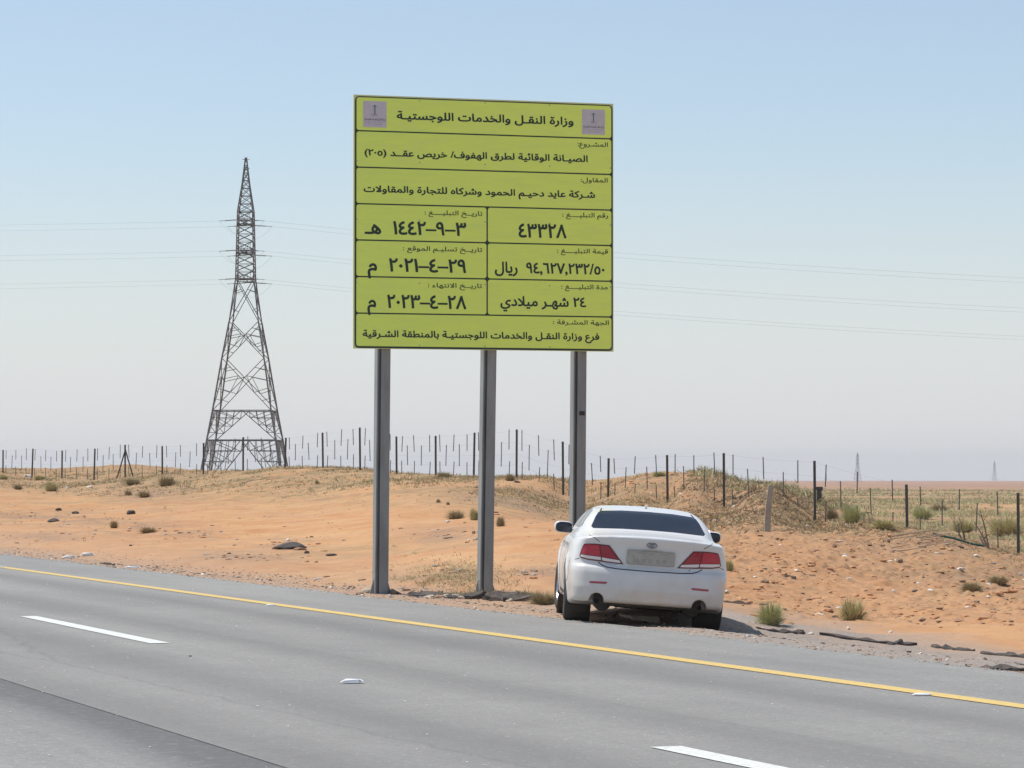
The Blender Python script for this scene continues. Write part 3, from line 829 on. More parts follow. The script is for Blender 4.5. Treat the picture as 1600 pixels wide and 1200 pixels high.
def surface_nets(fn, lo, hi, h):
    xs = [np.arange(lo[i], hi[i]+h, h) for i in range(3)]
    X, Y, Zz = np.meshgrid(*xs, indexing='ij')
    v = fn(X, Y, Zz).astype(np.float32)
    s = v < 0
    nx, ny, nz = v.shape
    acc = np.zeros((nx-1, ny-1, nz-1, 3), np.float32); cnt = np.zeros((nx-1, ny-1, nz-1), np.int32)
    corners = [(i,j,k) for i in (0,1) for j in (0,1) for k in (0,1)]
    def sub(a, c): return a[c[0]:nx-1+c[0], c[1]:ny-1+c[1], c[2]:nz-1+c[2]]
    for a_ in corners:
        for ax_ in range(3):
            if a_[ax_]: continue
            b_ = list(a_); b_[ax_] = 1
            va, vb = sub(v, a_), sub(v, b_)
            cr = (va < 0) != (vb < 0)
            t = np.where(cr, va/np.where(cr, va-vb, 1), 0)
            for q in range(3):
                acc[..., q] += np.where(cr, a_[q] + (t if q == ax_ else 0), 0)
            cnt += cr
    m_ = cnt > 0
    idx = -np.ones(cnt.shape, np.int64); idx[m_] = np.arange(m_.sum())
    P = acc[m_]/cnt[m_][:, None]
    I = np.argwhere(m_)
    V = (I+P)*h + np.array(lo)
    faces = []
    for ax_ in range(3):
        b0 = [slice(1,-1)]*3; b0[ax_] = slice(0,-1)
        a = s[tuple(b0)]
        b1 = [slice(1,-1)]*3; b1[ax_] = slice(1,None)
        b = s[tuple(b1)]
        w = np.argwhere(a != b)
        off = np.ones(3, int); off[ax_] = 0
        g = w + off
        u_, v_ = [(1,2),(2,0),(0,1)][ax_]
        def id_(du, dv):
            q = g.copy(); q[:,u_] -= du; q[:,v_] -= dv
            return idx[q[:,0],q[:,1],q[:,2]]
        q = np.stack([id_(1,1), id_(0,1), id_(0,0), id_(1,0)], -1)
        fl = ~a[tuple(w.T)]
        q[fl] = q[fl][:, ::-1]
        faces.append(q)
    Fq = np.concatenate(faces)
    Fq = Fq[(Fq >= 0).all(1)]
    return V, Fq
car = empty('white_car', (0,0,0))
tag(car, 'white four-door saloon car parked on the road shoulder under the sign, seen from behind', 'car')
CV, CF = surface_nets(car_sdf, (-1.0,-.12,.12), (1.0,4.95,1.42), .0155)
body = np_mesh('body', CV, CF, M_PAINT, car)
bvh = BVHTree.FromPolygons([tuple(v) for v in CV], [tuple(int(i) for i in f) for f in CF])

def overlay(name, poly, view, m, parent=None, off=.004, depth=.012, step=.03, rim=True):
    """a panel cut to an outline and laid on the body. view 'r': (x,z) from behind; 'l'/'s': (y,z) from the left / right; 'f' from the front; 't' (x,y) from above"""
    bm = bmesh.new()
    vs = [bm.verts.new((a, b, 0)) for a, b in poly]
    bm.faces.new(vs)
    xs = [p[0] for p in poly]; ys = [p[1] for p in poly]
    for k, (mn, mx) in enumerate(((min(xs), max(xs)), (min(ys), max(ys)))):
        n = int((mx-mn)/step)
        for i in range(1, n+1):
            c = mn + (mx-mn)*i/(n+1)
            nrm = (1,0,0) if k == 0 else (0,1,0)
            bmesh.ops.bisect_plane(bm, geom=bm.verts[:]+bm.edges[:]+bm.faces[:], plane_co=(c,c,0), plane_no=nrm)
    bnd = [e for e in bm.edges if e.is_boundary]
    bmesh.ops.triangulate(bm, faces=bm.faces[:])
    bm.verts.ensure_lookup_table(); bm.verts.index_update()
    out = []; inn = []
    D_ = {'r': Vector((0,1,0)), 'l': Vector((1,0,0)), 's': Vector((-1,0,0)), 'f': Vector((0,-1,0)), 't': Vector((0,0,-1))}[view]
    for v in bm.verts:
        a, b = v.co.x, v.co.y
        o_ = {'r': Vector((a,-1,b)), 'l': Vector((-2,a,b)), 's': Vector((2,a,b)), 'f': Vector((a,6,b)), 't': Vector((a,b,3))}[view]
        loc, no, _, _ = bvh.ray_cast(o_, D_)
        if loc is None:
            loc, no, _, _ = bvh.find_nearest(o_ + D_*2)
        if no.dot(D_) > 0: no = -no
        out.append(loc + no*off); inn.append(loc - no*depth)
    be = [(e.verts[0].index, e.verts[1].index) for e in bnd if e.is_valid]
    fs = [tuple(v.index for v in f.verts) for f in bm.faces]
    bm.free()
    n = len(out); vs = out[:]; 
    if rim:
        used = sorted({i for e in be for i in e}); mp = {}
        for i in used: mp[i] = len(vs); vs.append(inn[i])
        for a, b in be: fs.append((a, b, mp[b], mp[a]))
    o = mesh_obj(name, vs, fs, m, parent or car)
    bm = bmesh.new(); bm.from_mesh(o.data); bmesh.ops.recalc_face_normals(bm, faces=bm.faces[:])
    # outward
    c = sum((f.normal*f.calc_area() for f in bm.faces if len(f.verts) == 3), Vector())
    if c.dot(D_) > 0: bmesh.ops.reverse_faces(bm, faces=bm.faces[:])
    bm.to_mesh(o.data); bm.free()
    return o
def strip(pts, w):
    """outline of a line of width w"""
    L_, R_ = [], []
    for i, p in enumerate(pts):
        a = Vector(pts[max(i-1,0)]); b = Vector(pts[min(i+1,len(pts)-1)])
        d = (b-a).normalized(); n = Vector((-d.y, d.x))*w/2
        L_.append(tuple(Vector(p)+n)); R_.append(tuple(Vector(p)-n))
    return L_ + R_[::-1]
def mir(poly): return [(-a, b) for a, b in poly][::-1]

# rear window
overlay('rear_window', [(-.635,1.072),(-.655,1.09),(-.60,1.205),(-.565,1.255),(-.52,1.272),(-.3,1.290),(0,1.296),(.3,1.290),(.52,1.272),(.565,1.255),(.60,1.205),(.655,1.09),(.635,1.072),(.3,1.088),(0,1.092),(-.3,1.088)], 'r', M_GLASS, off=.003)
# lid and its gap
lid_edge = [(-.60,1.035),(-.62,.99),(-.52,.93),(-.49,.905),(-.315,.695),(-.56,.70),(-.475,.652),(-.35,.640),(0,.636),(.35,.640),(.475,.652),(.56,.70),(.315,.695),(.49,.905),(.52,.93),(.62,.99),(.60,1.035)]
overlay('boot_lid_gap', strip([(-.585,.705),(-.53,.672),(-.475,.655),(-.35,.646),(0,.642),(.35,.646),(.475,.655),(.53,.672),(.585,.705)], .011), 'r', M_GAP, off=.0015, depth=.002)
for s in (1, -1):
    q = [(.585,.935),(.66,.985),(.70,1.0)]
    overlay('lid_side_gap', strip([(s*a, b) for a, b in q], .007), 'r', M_GAP, off=.0015, depth=.002)
    outer = [(.470,.903),(.600,.909),(.700,.906),(.752,.898),(.775,.84),(.792,.765),(.780,.738),(.700,.722),(.500,.708),(.300,.700)]
    lensr_o = [(.585,.899),(.695,.897),(.742,.889),(.762,.84),(.776,.785),(.560,.772)]
    lensr_i = [(.478,.893),(.573,.898),(.548,.770),(.362,.752)]
    clr_o = [(.558,.764),(.776,.777),(.778,.752),(.700,.738),(.553,.730)]
    clr_i = [(.352,.743),(.546,.762),(.541,.729),(.500,.723),(.330,.714)]
    def sd(p): return p if s == 1 else mir(p)
    tl = overlay('tail_light', sd(outer), 'r', M_LAMPB, off=.008)
    overlay('red_lens', sd(lensr_o), 'r', M_RED, tl, off=.014, depth=-.007)
    overlay('red_lens', sd(lensr_i), 'r', M_RED2, tl, off=.014, depth=-.007)
    overlay('clear_lens', sd(clr_o), 'r', M_CLEAR, tl, off=.013, depth=-.007)
    overlay('clear_lens', sd(clr_i), 'r', M_CLEAR, tl, off=.013, depth=-.007)
    overlay('reflector', sd([(.475,.495),(.665,.490),(.672,.475),(.66,.466),(.485,.470),(.472,.483)]), 'r', M_RED2, off=.004)
    # seam between bumper and rear wing
    overlay('bumper_gap', strip([(s*.792,.735),(s*.84,.715)], .006), 'r', M_GAP, off=.0015, depth=.002)
    overlay('roof_moulding', strip([(s*.545,1.262),(s*.522,1.30)], .012), 'r', M_GAP, off=.003, depth=.003)
# plate, badge, handle strip
pl = overlay('number_plate', [(-.262,.868),(.262,.868),(.262,.714),(-.262,.714)], 'r', M_PLATE, off=.022, depth=-.004, step=.5)
for a, b, c, d in ((-.20,.735,-.13,.782),(-.10,.735,-.05,.782),(-.03,.735,.02,.782),(.06,.738,.10,.780),(.13,.738,.17,.780),(-.16,.838,-.06,.848),(-.03,.832,.03,.850),(.08,.836,.19,.846),(-.22,.80,-.17,.806),(-.02,.795,.02,.80)):
    overlay('plate_smudge', [(a,b),(a,d),(c,d),(c,b)][::-1], 'r', M_PLD, pl, off=.0235, depth=-.02, step=.5)
overlay('plate_frame', strip([(-.262,.714),(.262,.714),(.262,.868),(-.262,.868),(-.262,.716)], .010), 'r', M_PLD, pl, off=.0245, depth=-.018)
overlay('lid_handle', [(-.11,.888),(.11,.888),(.10,.878),(-.10,.878)][::-1], 'r', M_CHROME, off=.012)
def ring(cx, cz, rx, rz, w, off):
    n = 28; pts = []; 
    loc, no, _, _ = bvh.ray_cast(Vector((cx,-1,cz)), Vector((0,1,0)))
    vs = []; fs = []
    for i in range(n):
        t = 2*math.pi*i/n
        for k in ((1,off),(1-w/rx,off),(1-w/rx,0),(1,0)):
            vs.append((cx+rx*k[0]*math.cos(t), loc.y-k[1], cz+(rz-(rx-rx*k[0]))*math.sin(t)))
    for i in range(n):
        j = (i+1) % n
        for k in range(4): fs.append((i*4+k, i*4+(k+1)%4, j*4+(k+1)%4, j*4+k))
    return vs, fs
q = MB()
M_BADGE = mat('badge_metal', (.20,.21,.24), .3, .9)
for a in ((0,.936,.058,.036,.009,.012),(0,.936,.017,.033,.007,.012),(0,.951,.037,.013,.007,.012)): q.add(*ring(*a))
q.build('badge', M_BADGE, car)
overlay('lock', [(.435,.678),(.435,.690),(.447,.690),(.447,.678)], 'r', M_BLACK, off=.004, step=.5)
overlay('model_badge', [(-.50,.688),(-.50,.700),(-.37,.697),(-.37,.686)], 'r', M_CHROME, off=.004, step=.5)
# side glass, doors, front
for vw in ('l', 's'):
    overlay('side_window', [(1.25,1.09),(1.40,1.20),(1.62,1.265),(1.95,1.285),(2.02,1.285),(2.02,1.06),(1.4,1.065)], vw, M_GLASS, off=.003)
    overlay('side_window', [(2.10,1.285),(2.40,1.285),(2.72,1.262),(2.98,1.20),(3.28,1.065),(2.10,1.058)], vw, M_GLASS, off=.003)
    for pts in ([(1.36,.98),(1.42,.72),(1.47,.5),(1.5,.30)], [(2.06,1.05),(2.06,.30)], [(3.30,1.0),(3.36,.7),(3.36,.30)]):
        overlay('door_gap', strip(pts, .008), vw, M_GAP, off=.0015, depth=.002)
    overlay('door_handle', [(1.62,.845),(1.80,.85),(1.80,.875),(1.62,.87)], vw, M_CHROME, off=.025)
    overlay('door_handle', [(2.62,.845),(2.80,.85),(2.80,.875),(2.62,.87)], vw, M_CHROME, off=.025)
    overlay('sill_trim', [(1.55,.30),(3.35,.30),(3.35,.265),(1.55,.265)], vw, M_BLACK, off=.006)
    overlay('bumper_side_gap', strip([(.50,.70),(.55,.55),(.68,.45)], .008), vw, M_GAP, off=.0015, depth=.002)
overlay('windscreen', [(-.66,1.07),(-.50,1.27),(0,1.30),(.50,1.27),(.66,1.07),(0,1.09)][::-1], 'f', M_GLASS, off=.003)
overlay('grille', [(-.35,.62),(-.42,.74),(.42,.74),(.35,.62)][::-1], 'f', M_BLACK, off=.004)
for s in (1,-1):
    p_ = [(.48,.64),(.46,.74),(.74,.80),(.80,.72)]
    overlay('headlight', (p_ if s == 1 else mir(p_))[::-1], 'f', M_CLEAR, off=.006)
# underbody
q = MB()
q.box(-.58,.58,.55,4.3,.22,.30); q.box(-.60,.60,.14,.60,.24,.36); q.build('floor_pan', M_UNDER, car)
q = MB()
q.bar((-.72,.98,.31),(.72,.98,.31),.07,.09,8); q.bar((-.55,.98,.30),(-.35,1.8,.24),.05,.05,6); q.bar((.55,.98,.30),(.35,1.8,.24),.05,.05,6)
q.box(-.32,.36,.9,1.4,.185,.26); q.build('rear_axle', M_UNDER, car)
for s in (-1,1):
    q = MB()
    q.lathe([(0,-.0),(.085,.0),(.10,.04),(.10,.42),(.08,.46),(0,.46)], 18, 'y', (s*.50,.24,.255))
    q.bar((s*.3,.7,.23),(s*.1,1.6,.22),.05,.05,8)
    q.build('silencer', M_UNDER, car, True)
    q = MB(); q.lathe([(.028,.30),(.029,.075),(.034,.068),(.036,.08),(.036,.30)], 22, 'y', (s*.575,.0,.275)); q.build('exhaust_tip', M_EXH, car, True)
    q = MB(); q.lathe([(0,.16),(.033,.16)], 14, 'y', (s*.575,.0,.275)); q.build('exhaust_bore', M_GAP, car)
    q = MB(); q.box(s*.74-.13, s*.74+.13, .68, .70, .19, .42); q.build('mud_flap', M_BLACK, car)
# inner arches so no light shows through
for wy, wz in WHEELS:
    for s in (-1,1):
        q = MB()
        q.lathe([(.385,.28),(.385,0),(0,0)] if s > 0 else [(.385,-.28),(.385,0),(0,0)], 30, 'x', (s*.605, wy, wz))
        q.build('arch_liner', M_UNDER, car)
def make_wheel(x, y, steer=0.0):
    s = 1 if x > 0 else -1
    w = empty('wheel', (x, y, .33), steer); w.parent = car
    q = MB()
    prof = [(.222,-.095),(.240,-.108),(.300,-.112),(.322,-.100),(.330,-.082),(.330,-.030),(.324,-.028),(.324,-.022),(.330,-.020),(.330,.020),(.324,.022),(.324,.028),(.330,.030),(.330,.082),(.322,.100),(.300,.112),(.240,.108),(.222,.095)]
    q.lathe(prof, 40, 'x'); q.build('tyre', M_TYRE, w, True)
    q = MB()
    q.lathe([(.222,-.095),(.215,-.08),(.205,0),(.215,.08),(.222,.095)], 36, 'x')
    q.lathe([(.0,.058*s),(.045,.056*s),(.05,.05*s),(.05,.0)], 16, 'x')
    for k in range(10):
        a = 2*math.pi*k/10
        q.bar((.05*s, .03*math.cos(a), .03*math.sin(a)), (.075*s, .215*math.cos(a+.04), .215*math.sin(a+.04)), .030, .018)
    q.build('rim', M_RIM, w)
    q = MB(); q.lathe([(0,.0),(.15,.0),(.15,.02*s),(0,.02*s)], 24, 'x'); q.build('brake_disc', M_EXH, w)
for x, y, st in ((-.79,1.07,0),(.79,1.07,0),(-.79,3.85,R(4)),(.79,3.85,R(4))): make_wheel(x, y, st)
def mirror(s):
    n1, n2 = 20, 12
    def se(cx, cy, cz, rx, ry, rz, half=False):
        vs = []; fs = []
        for j in range(n2+1):
            ph = -math.pi/2 + math.pi*j/n2
            for i in range(n1):
                th = 2*math.pi*i/n1
                p = lambda c, e: math.copysign(abs(c)**e, c)
                vs.append((cx+rx*p(math.cos(ph),.6)*p(math.cos(th),.7), cy+ry*p(math.cos(ph),.6)*p(math.sin(th),.7), cz+rz*p(math.sin(ph),.7)))
        for j in range(n2):
            for i in range(n1): fs.append((j*n1+i, j*n1+(i+1)%n1, (j+1)*n1+(i+1)%n1, (j+1)*n1+i))
        return vs, fs
    q = MB(); q.add(*se(s*.905, 2.98, 1.035, .112, .075, .072)); o = q.build('door_mirror', M_PAINT, car, True)
    q = MB(); q.add(*se(s*.900, 2.915, 1.035, .100, .016, .062)); q.build('mirror_glass', M_MIRR, o, True)
    q = MB(); q.bar((s*.74,3.0,.985),(s*.87,2.98,1.0),.06,.05,8); q.build('mirror_stalk', M_BLACK, o)
mirror(1); mirror(-1)
q = MB(); q.bar((.0,1.72,1.34),(.0,1.62,1.375),.03,.012,8); q.build('roof_aerial', M_PAINT, car)
CX, CY = (1017-800)/F*34.35, 34.35
zl = 0.0; zr_ = gz(CX+.79, CY+1.07)
car.location = (CX-.055, CY, (zl+zr_)/2 + .003)
car.rotation_euler = (0, math.atan2(zl-zr_, 1.58)*.85, R(0.9))

# ------------------------------------------------------------------ transmission tower
M_LAT = mat('tower_steel', (.16,.155,.15), .6, .35, noise=(.8,.6,(.22,.21,.20)))
M_INS = mat('insulator_glaze', (.07,.05,.045), .35)
M_WIRE = mat('conductor_aluminium', (.36,.37,.38), .6, .2)
def lattice_tower(name, base, H, rot, detail=True, k=1.0):
    """H: list of (height, half side)"""
    root = empty(name, base, rot)
    def hs(z):
        return float(np.interp(z, [a for a, b in H], [b for a, b in H]))
    def C(z, i):
        s = hs(z); sx_, sy_ = [(-1,-1),(1,-1),(1,1),(-1,1)][i % 4]
        return Vector((sx_*s, sy_*s, z))
    lv = [a for a, b in H]
    for i in range(4):
        m = MB()
        for a, b in zip(lv[:-1], lv[1:]):
            wd = (.20 if a < 20*k else .14)*k
            if detail: m.angle(C(a,i), C(b,i), wd, .03*k)
            else: m.bar(C(a,i), C(b,i), .35)
        m.build('leg', M_LAT, root)
    return root, C, hs
tb = at(383, 750, 420)
gzt = gz(tb.x, tb.y)
def zt(y): return EYE + (750-y)*420/F - gzt
ZB = 0.0
HS = [(0, 5.95), (zt(735), 5.33), (zt(688), 4.67), (zt(642), 3.98), (zt(560.5), 2.87), (zt(503), 2.0), (zt(436), 1.24), (zt(330), 1.03), (zt(288), .50), (zt(245), .08)]
tower, C, hs = lattice_tower('transmission_tower', (tb.x, tb.y, gzt), HS, R(-1.9))
tag(tower, 'tall grey steel lattice pylon standing on the left behind the sand ridge', 'pylon')
ZL = {y: zt(y) for y in (735,688,642,560.5,503,436,395,350,345,330,245)}
def brace(name, a, b, w=.10):
    m = MB(); m.angle(a, b, w, .022); return m.build(name, M_LAT, tower)
small = MB()
for i in range(4):
    j = i+1
    A = lambda z: C(z, i); B = lambda z: C(z, j)
    M = lambda z: (C(z,i)+C(z,j))/2
    for y in (688, 642):
        brace('horizontal_brace', A(ZL[y]), B(ZL[y]), .13)
    # lowest bay: arms down from the belt centre
    z0, z1 = .3, ZL[688]
    for P in (A, B):
        brace('diagonal_brace', M(z1), P(z0), .11)
        for f in (.2,.4,.6,.8):
            p = M(z1).lerp(P(z0), f); q = P(z1 + (z0-z1)*f)
            small.bar(p, q, .085); small.bar(p, P(z1+(z0-z1)*max(f-.2,0)), .085)
            small.bar(p, M(z1).lerp(P(z1), f), .08)
    small.bar(A(ZL[735]*.8).lerp(B(ZL[735]*.8),.12), A(ZL[735]*.8), .06)
    z0, z1 = ZL[688], ZL[642]
    for P in (A, B):
        brace('diagonal_brace', M(z1), P(z0), .10)
        for f in (.25,.5,.75):
            p = M(z1).lerp(P(z0), f)
            small.bar(p, P(z1+(z0-z1)*f), .08); small.bar(p, P(z1+(z0-z1)*(f-.25)), .08)
            small.bar(p, M(z1).lerp(P(z1), f), .08)
    for a_, b_ in ((642,560.5),(560.5,503),(503,436)):
        z0, z1 = ZL[a_], ZL[b_]
        brace('diagonal_brace', A(z0), B(z1), .10); brace('diagonal_brace', B(z0), A(z1), .10)
        for P, Q in ((A,B),(B,A)):
            for f in ((.18,.34) if a_ != 503 else (.25,)):
                p = P(z0).lerp(Q(z1), f); q = P(z1).lerp(Q(z0), f)
                small.bar(p, P(z0+(z1-z0)*f*1.25), .08); small.bar(q, P(z1+(z0-z1)*f*1.25), .08)
                small.bar(p, q, .07) if f == .34 else None
    # cage
    zs = np.linspace(ZL[436], ZL[330], 10)
    for n_, (a_, b_) in enumerate(zip(zs[:-1], zs[1:])):
        if (i+0) % 2 == 0: brace('cage_brace', A(a_), B(b_), .13)
        else: brace('cage_brace', B(a_), A(b_), .10)
        small.bar(A(b_), B(b_), .06)
    for y in (436, 395, 350, 330): brace('horizontal_brace', A(ZL[y]), B(ZL[y]), .12)
    zs = np.linspace(ZL[330], ZL[245], 8)
    for a_, b_ in zip(zs[:-1], zs[1:]):
        small.bar(A(a_), B(b_), .08); small.bar(B(a_), A(b_), .08); small.bar(A(a_), B(a_), .085)
so = small.build('secondary_bracing', M_LAT, tower); tag(so, kind='stuff')
# cross arms point towards and away from the road; tension strings left and right
tips = []
for y in (438, 394, 347):
    z = zt(y)
    for s in (-1, 1):
        m = MB()
        tip = Vector((0, s*4.6, z))
        for sx_ in (-1, 1):
            m.angle(Vector((sx_*hs(z), s*hs(z), z)), tip + Vector((sx_*.12,0,0)), .09, .02)
            m.angle(Vector((sx_*hs(z+1.6), s*hs(z+1.6), z+1.5)), tip + Vector((sx_*.12,0,.05)), .08, .02)
            for f in (.25,.5,.75):
                a = Vector((sx_*hs(z), s*hs(z), z)).lerp(tip, f); b = Vector((sx_*hs(z+1.6), s*hs(z+1.6), z+1.5)).lerp(tip, f)
                m.bar(a, b, .05); m.bar(a, Vector((-a.x, a.y, a.z)), .05)
        m.bar(tip+Vector((-.5,0,0)), tip+Vector((.5,0,0)), .08)
        m.build('cross_arm', M_LAT, tower)
        for sx_ in (-1, 1):
            m = MB(); p0 = tip + Vector((sx_*.5,0,-.02)); d = Vector((sx_*1, 0, -.06)).normalized()
            for k_ in range(14):
                c = p0 + d*(k_*.13); m.bar(c, c+d*.05, .20, .20, 8); m.bar(c+d*.05, c+d*.13, .06, .06, 5)
            m.bar(p0+d*1.85, p0+d*2.6, .06)
            m.build('insulator_string', M_INS, tower)
            tips.append((p0+d*2.6, sx_, s, y))
m = MB(); m.bar((-.5,0,zt(248)),(.5,0,zt(248)),.06); m.bar((.15,0,zt(262)),(.5,.0,zt(262)),.10); m.build('peak_bracket', M_LAT, tower)
# jumpers
for y in (438, 394, 347):
    for s in (-1,1):
        ends = [t[0] for t in tips if t[2] == s and t[3] == y]
        m = MB(); a, b = ends; n_ = 10
        pts = [a.lerp(b, i/n_) - Vector((0,0,1.9*4*(i/n_)*(1-i/n_))) for i in range(n_+1)]
        for p, q in zip(pts[:-1], pts[1:]): m.bar(p, q, .022, .022, 5)
        m.build('jumper_wire', M_WIRE, tower)
Mt = Matrix.Translation(tower.location) @ Matrix.Rotation(R(-1.9), 4, 'Z')
def cable(a, b, sag, r, label, grp, n=46, umax=1.0):
    m = MB(); pts = []
    for i in range(n+1):
        u = umax*i/n; pts.append(a.lerp(b, u) - Vector((0,0,4*sag*u*(1-u))))
    for p, q in zip(pts[:-1], pts[1:]): m.bar(p, q, r*2, r*2, 5)
    o = m.build('power_line', M_WIRE)
    # put the origin at the tower end
    for v in o.data.vertices: v.co -= pts[0]
    o.location = pts[0]
    tag(o, label, 'power line', grp)
lvl = {347:'top', 394:'middle', 438:'lowest'}
for p, sx_, s, y in tips:
    P = Mt @ p
    if sx_ > 0:
        cable(P, P + Vector((362, 6, -1.0)), 9.0, .010, 'thin %s conductor sagging right from the %s arm of the tall pylon' % (lvl[y], 'near' if s < 0 else 'far'), 'overhead conductors')
    else:
        cable(P, P + Vector((-360, -40, 3)), 3.6, .010, 'thin %s conductor running left from the %s arm of the tall pylon' % (lvl[y], 'near' if s < 0 else 'far'), 'overhead conductors')
# far towers in the haze
def far_tower(px, ytop, D, lab):
    b = at(px, 750, D); g = gz(b.x, b.y)
    Ht = EYE + (750-ytop)*D/F - g
    k = Ht/44
    H = [(0,4.4*k),(Ht*.35,2.6*k),(Ht*.55,1.5*k),(Ht*.82,1.2*k),(Ht,.1)]
    root = empty('distant_tower', (b.x, b.y, g), R(20))
    def hh(z): return float(np.interp(z, [a for a, c in H], [c for a, c in H]))
    for i in range(4):
        sx_, sy_ = [(-1,-1),(1,-1),(1,1),(-1,1)][i]; m = MB()
        for (a, _), (c, _) in zip(H[:-1], H[1:]):
            m.bar((sx_*hh(a), sy_*hh(a), a), (sx_*hh(c), sy_*hh(c), c), .26)
        m.build('leg', M_LAT, root)
    m = MB()
    zs = np.linspace(0, Ht*.97, 9)
    for a, c in zip(zs[:-1], zs[1:]):
        for sy_ in (-1,1):
            m.bar((-hh(a),sy_*hh(a),a),(hh(c),sy_*hh(c),c),.17); m.bar((hh(a),sy_*hh(a),a),(-hh(c),sy_*hh(c),c),.17)
            m.bar((-hh(a),sy_*hh(a),a),(hh(a),sy_*hh(a),a),.17)
    tag(m.build('bracing', M_LAT, root), kind='stuff')
    for f in (.62,.75,.88):
        m = MB(); m.bar((-3.4*k,0,Ht*f),(3.4*k,0,Ht*f),.4); m.build('cross_arm', M_LAT, root)
    tag(root, lab, 'pylon', 'pylons far off on the plain')
far_tower(1340, 707, 3600, 'hazy distant pylon above the horizon right of the tallest right-hand fence post')
far_tower(1554, 720, 5200, 'faintest distant pylon near the right edge of the picture')
far_tower(1291, 740, 6500, 'tiny hazy pylon low on the horizon beside the dark fence post')

# ------------------------------------------------------------------ fence
M_POST = mat('fence_post_iron', (.085,.09,.085), .7, .2, noise=(5,.6,(.12,.085,.06)))
M_STAY = mat('fence_stay_iron', (.15,.155,.155), .6, .3, noise=(4,.5,(.2,.17,.14)))
M_FW = mat('fence_wire', (.22,.21,.20), .6, .4)
FP = []
for px, yt, yb in FENCE:
    D = fence_D(px); x = (px-800)/F*D
    zt_ = EYE - (yt-750)*D/F; zb_ = gz(x, D)
    FP.append((x, D, zb_, zt_))
fence = empty('wire_fence', (FP[10][0], FP[10][1], FP[10][2]))
tag(fence, 'long wire stock fence of dark iron posts and hanging stays along the sand ridge', 'fence')
fo = Vector(fence.location)
def frel(x, y, z): return Vector((x, y, z)) - fo
stay_n = 0
for i, (x, D, zb_, zt_) in enumerate(FP):
    lean = random.uniform(-.03,.06)
    m = MB(); m.angle(frel(x, D, zb_-.3), frel(x+lean, D, zt_), .075, .018)
    m.build('fence_post', M_POST, fence)
    if i+1 >= len(FP): break
    x2, D2, zb2, zt2 = FP[i+1]
    def P(f, h):
        xx = x+(x2-x)*f; yy = D+(D2-D)*f
        b = (zb_+(zb2-zb_)*f); t = zt_+(zt2-zt_)*f
        return (xx, yy, b+(t-b)*h)
    for f in (.12, .47, .83):
        j = random.uniform(-.02,.02)
        for h0, h1 in ((.60,1.0),(.0,.36)):
            a = P(f+j, h0); b = P(f+j, h1)
            if h0 == 0: a = (a[0], a[1], min(a[2], gz(a[0],a[1])+.03))
            m = MB(); s_ = random.uniform(-.03,.03)
            m.bar(frel(*a), frel(b[0]+s_, b[1], b[2]+random.uniform(-.04,.04)), .030, .018)
            m.build('fence_stay', M_STAY, fence)
    for f in (.30, .65):
        j = random.uniform(-.03,.03)
        a = P(f+j, .25); b = P(f+j, .76); m = MB(); s_ = random.uniform(-.04,.04)
        m.bar(frel(*a), frel(b[0]+s_, b[1], b[2]), .030, .018); m.build('fence_stay', M_STAY, fence)
for h in (.05,.28,.5,.74,.97):
    m = MB()
    for (a, b) in zip(FP[:-1], FP[1:]):
        p = frel(a[0], a[1]-.04, a[2]+(a[3]-a[2])*h); q = frel(b[0], b[1]-.04, b[2]+(b[3]-b[2])*h)
        c = (p+q)/2 - Vector((0,0,.03)); m.bar(p, c, .003, .003, 3); m.bar(c, q, .003, .003, 3)
    m.build('fence_wire', M_FW, fence)
# strutted post on the left
bx, bD, bzb, bzt = FP[4]
for dx in (-.42, .40):
    m = MB(); m.angle(frel(bx+dx, bD+.3*(dx>0)-.2, gz(bx+dx,bD)-.1), frel(bx, bD, bzt-.25), .06, .015); m.build('fence_strut', M_POST, fence)

# pale marker post leaning in the heap, and the dark stump behind it
M_CONC = mat('weathered_concrete', (.38,.35,.29), .85, noise=(9,.7,(.22,.19,.16)), bump=(30,.3,.01))
mD = 76.0; b = at(1199, 819, mD); g = gz(b.x, b.y); t = at(1202, 759, mD)
m = MB()
n_ = 6
for i in range(n_):
    f0, f1 = i/n_, (i+1)/n_
    c = lambda f: Vector((-.02*math.sin(f*3)+ (t.x-b.x)*f + .05*f*f, 0, -.15 + (t.z-g+.15)*f))
    m.bar(c(f0), c(f1), .15-.015*i/n_, .12)
mp_ = m.build('marker_post', M_CONC); mp_.location = (b.x, b.y, g)
tag(mp_, 'pale concrete marker post leaning in the sand to the right of the car', 'post')
b = at(1280, 790, 92); g = gz(b.x, b.y)
m = MB(); m.box(-.07,.07,-.07,.07,-.1,.40); m.box(-.10,.10,-.09,.09,.33,.44)
o = m.build('iron_stump', M_POST); o.location = (b.x, b.y, g+.02)
tag(o, 'short dark stump just right of the tall fence post, behind the heap', 'stump')

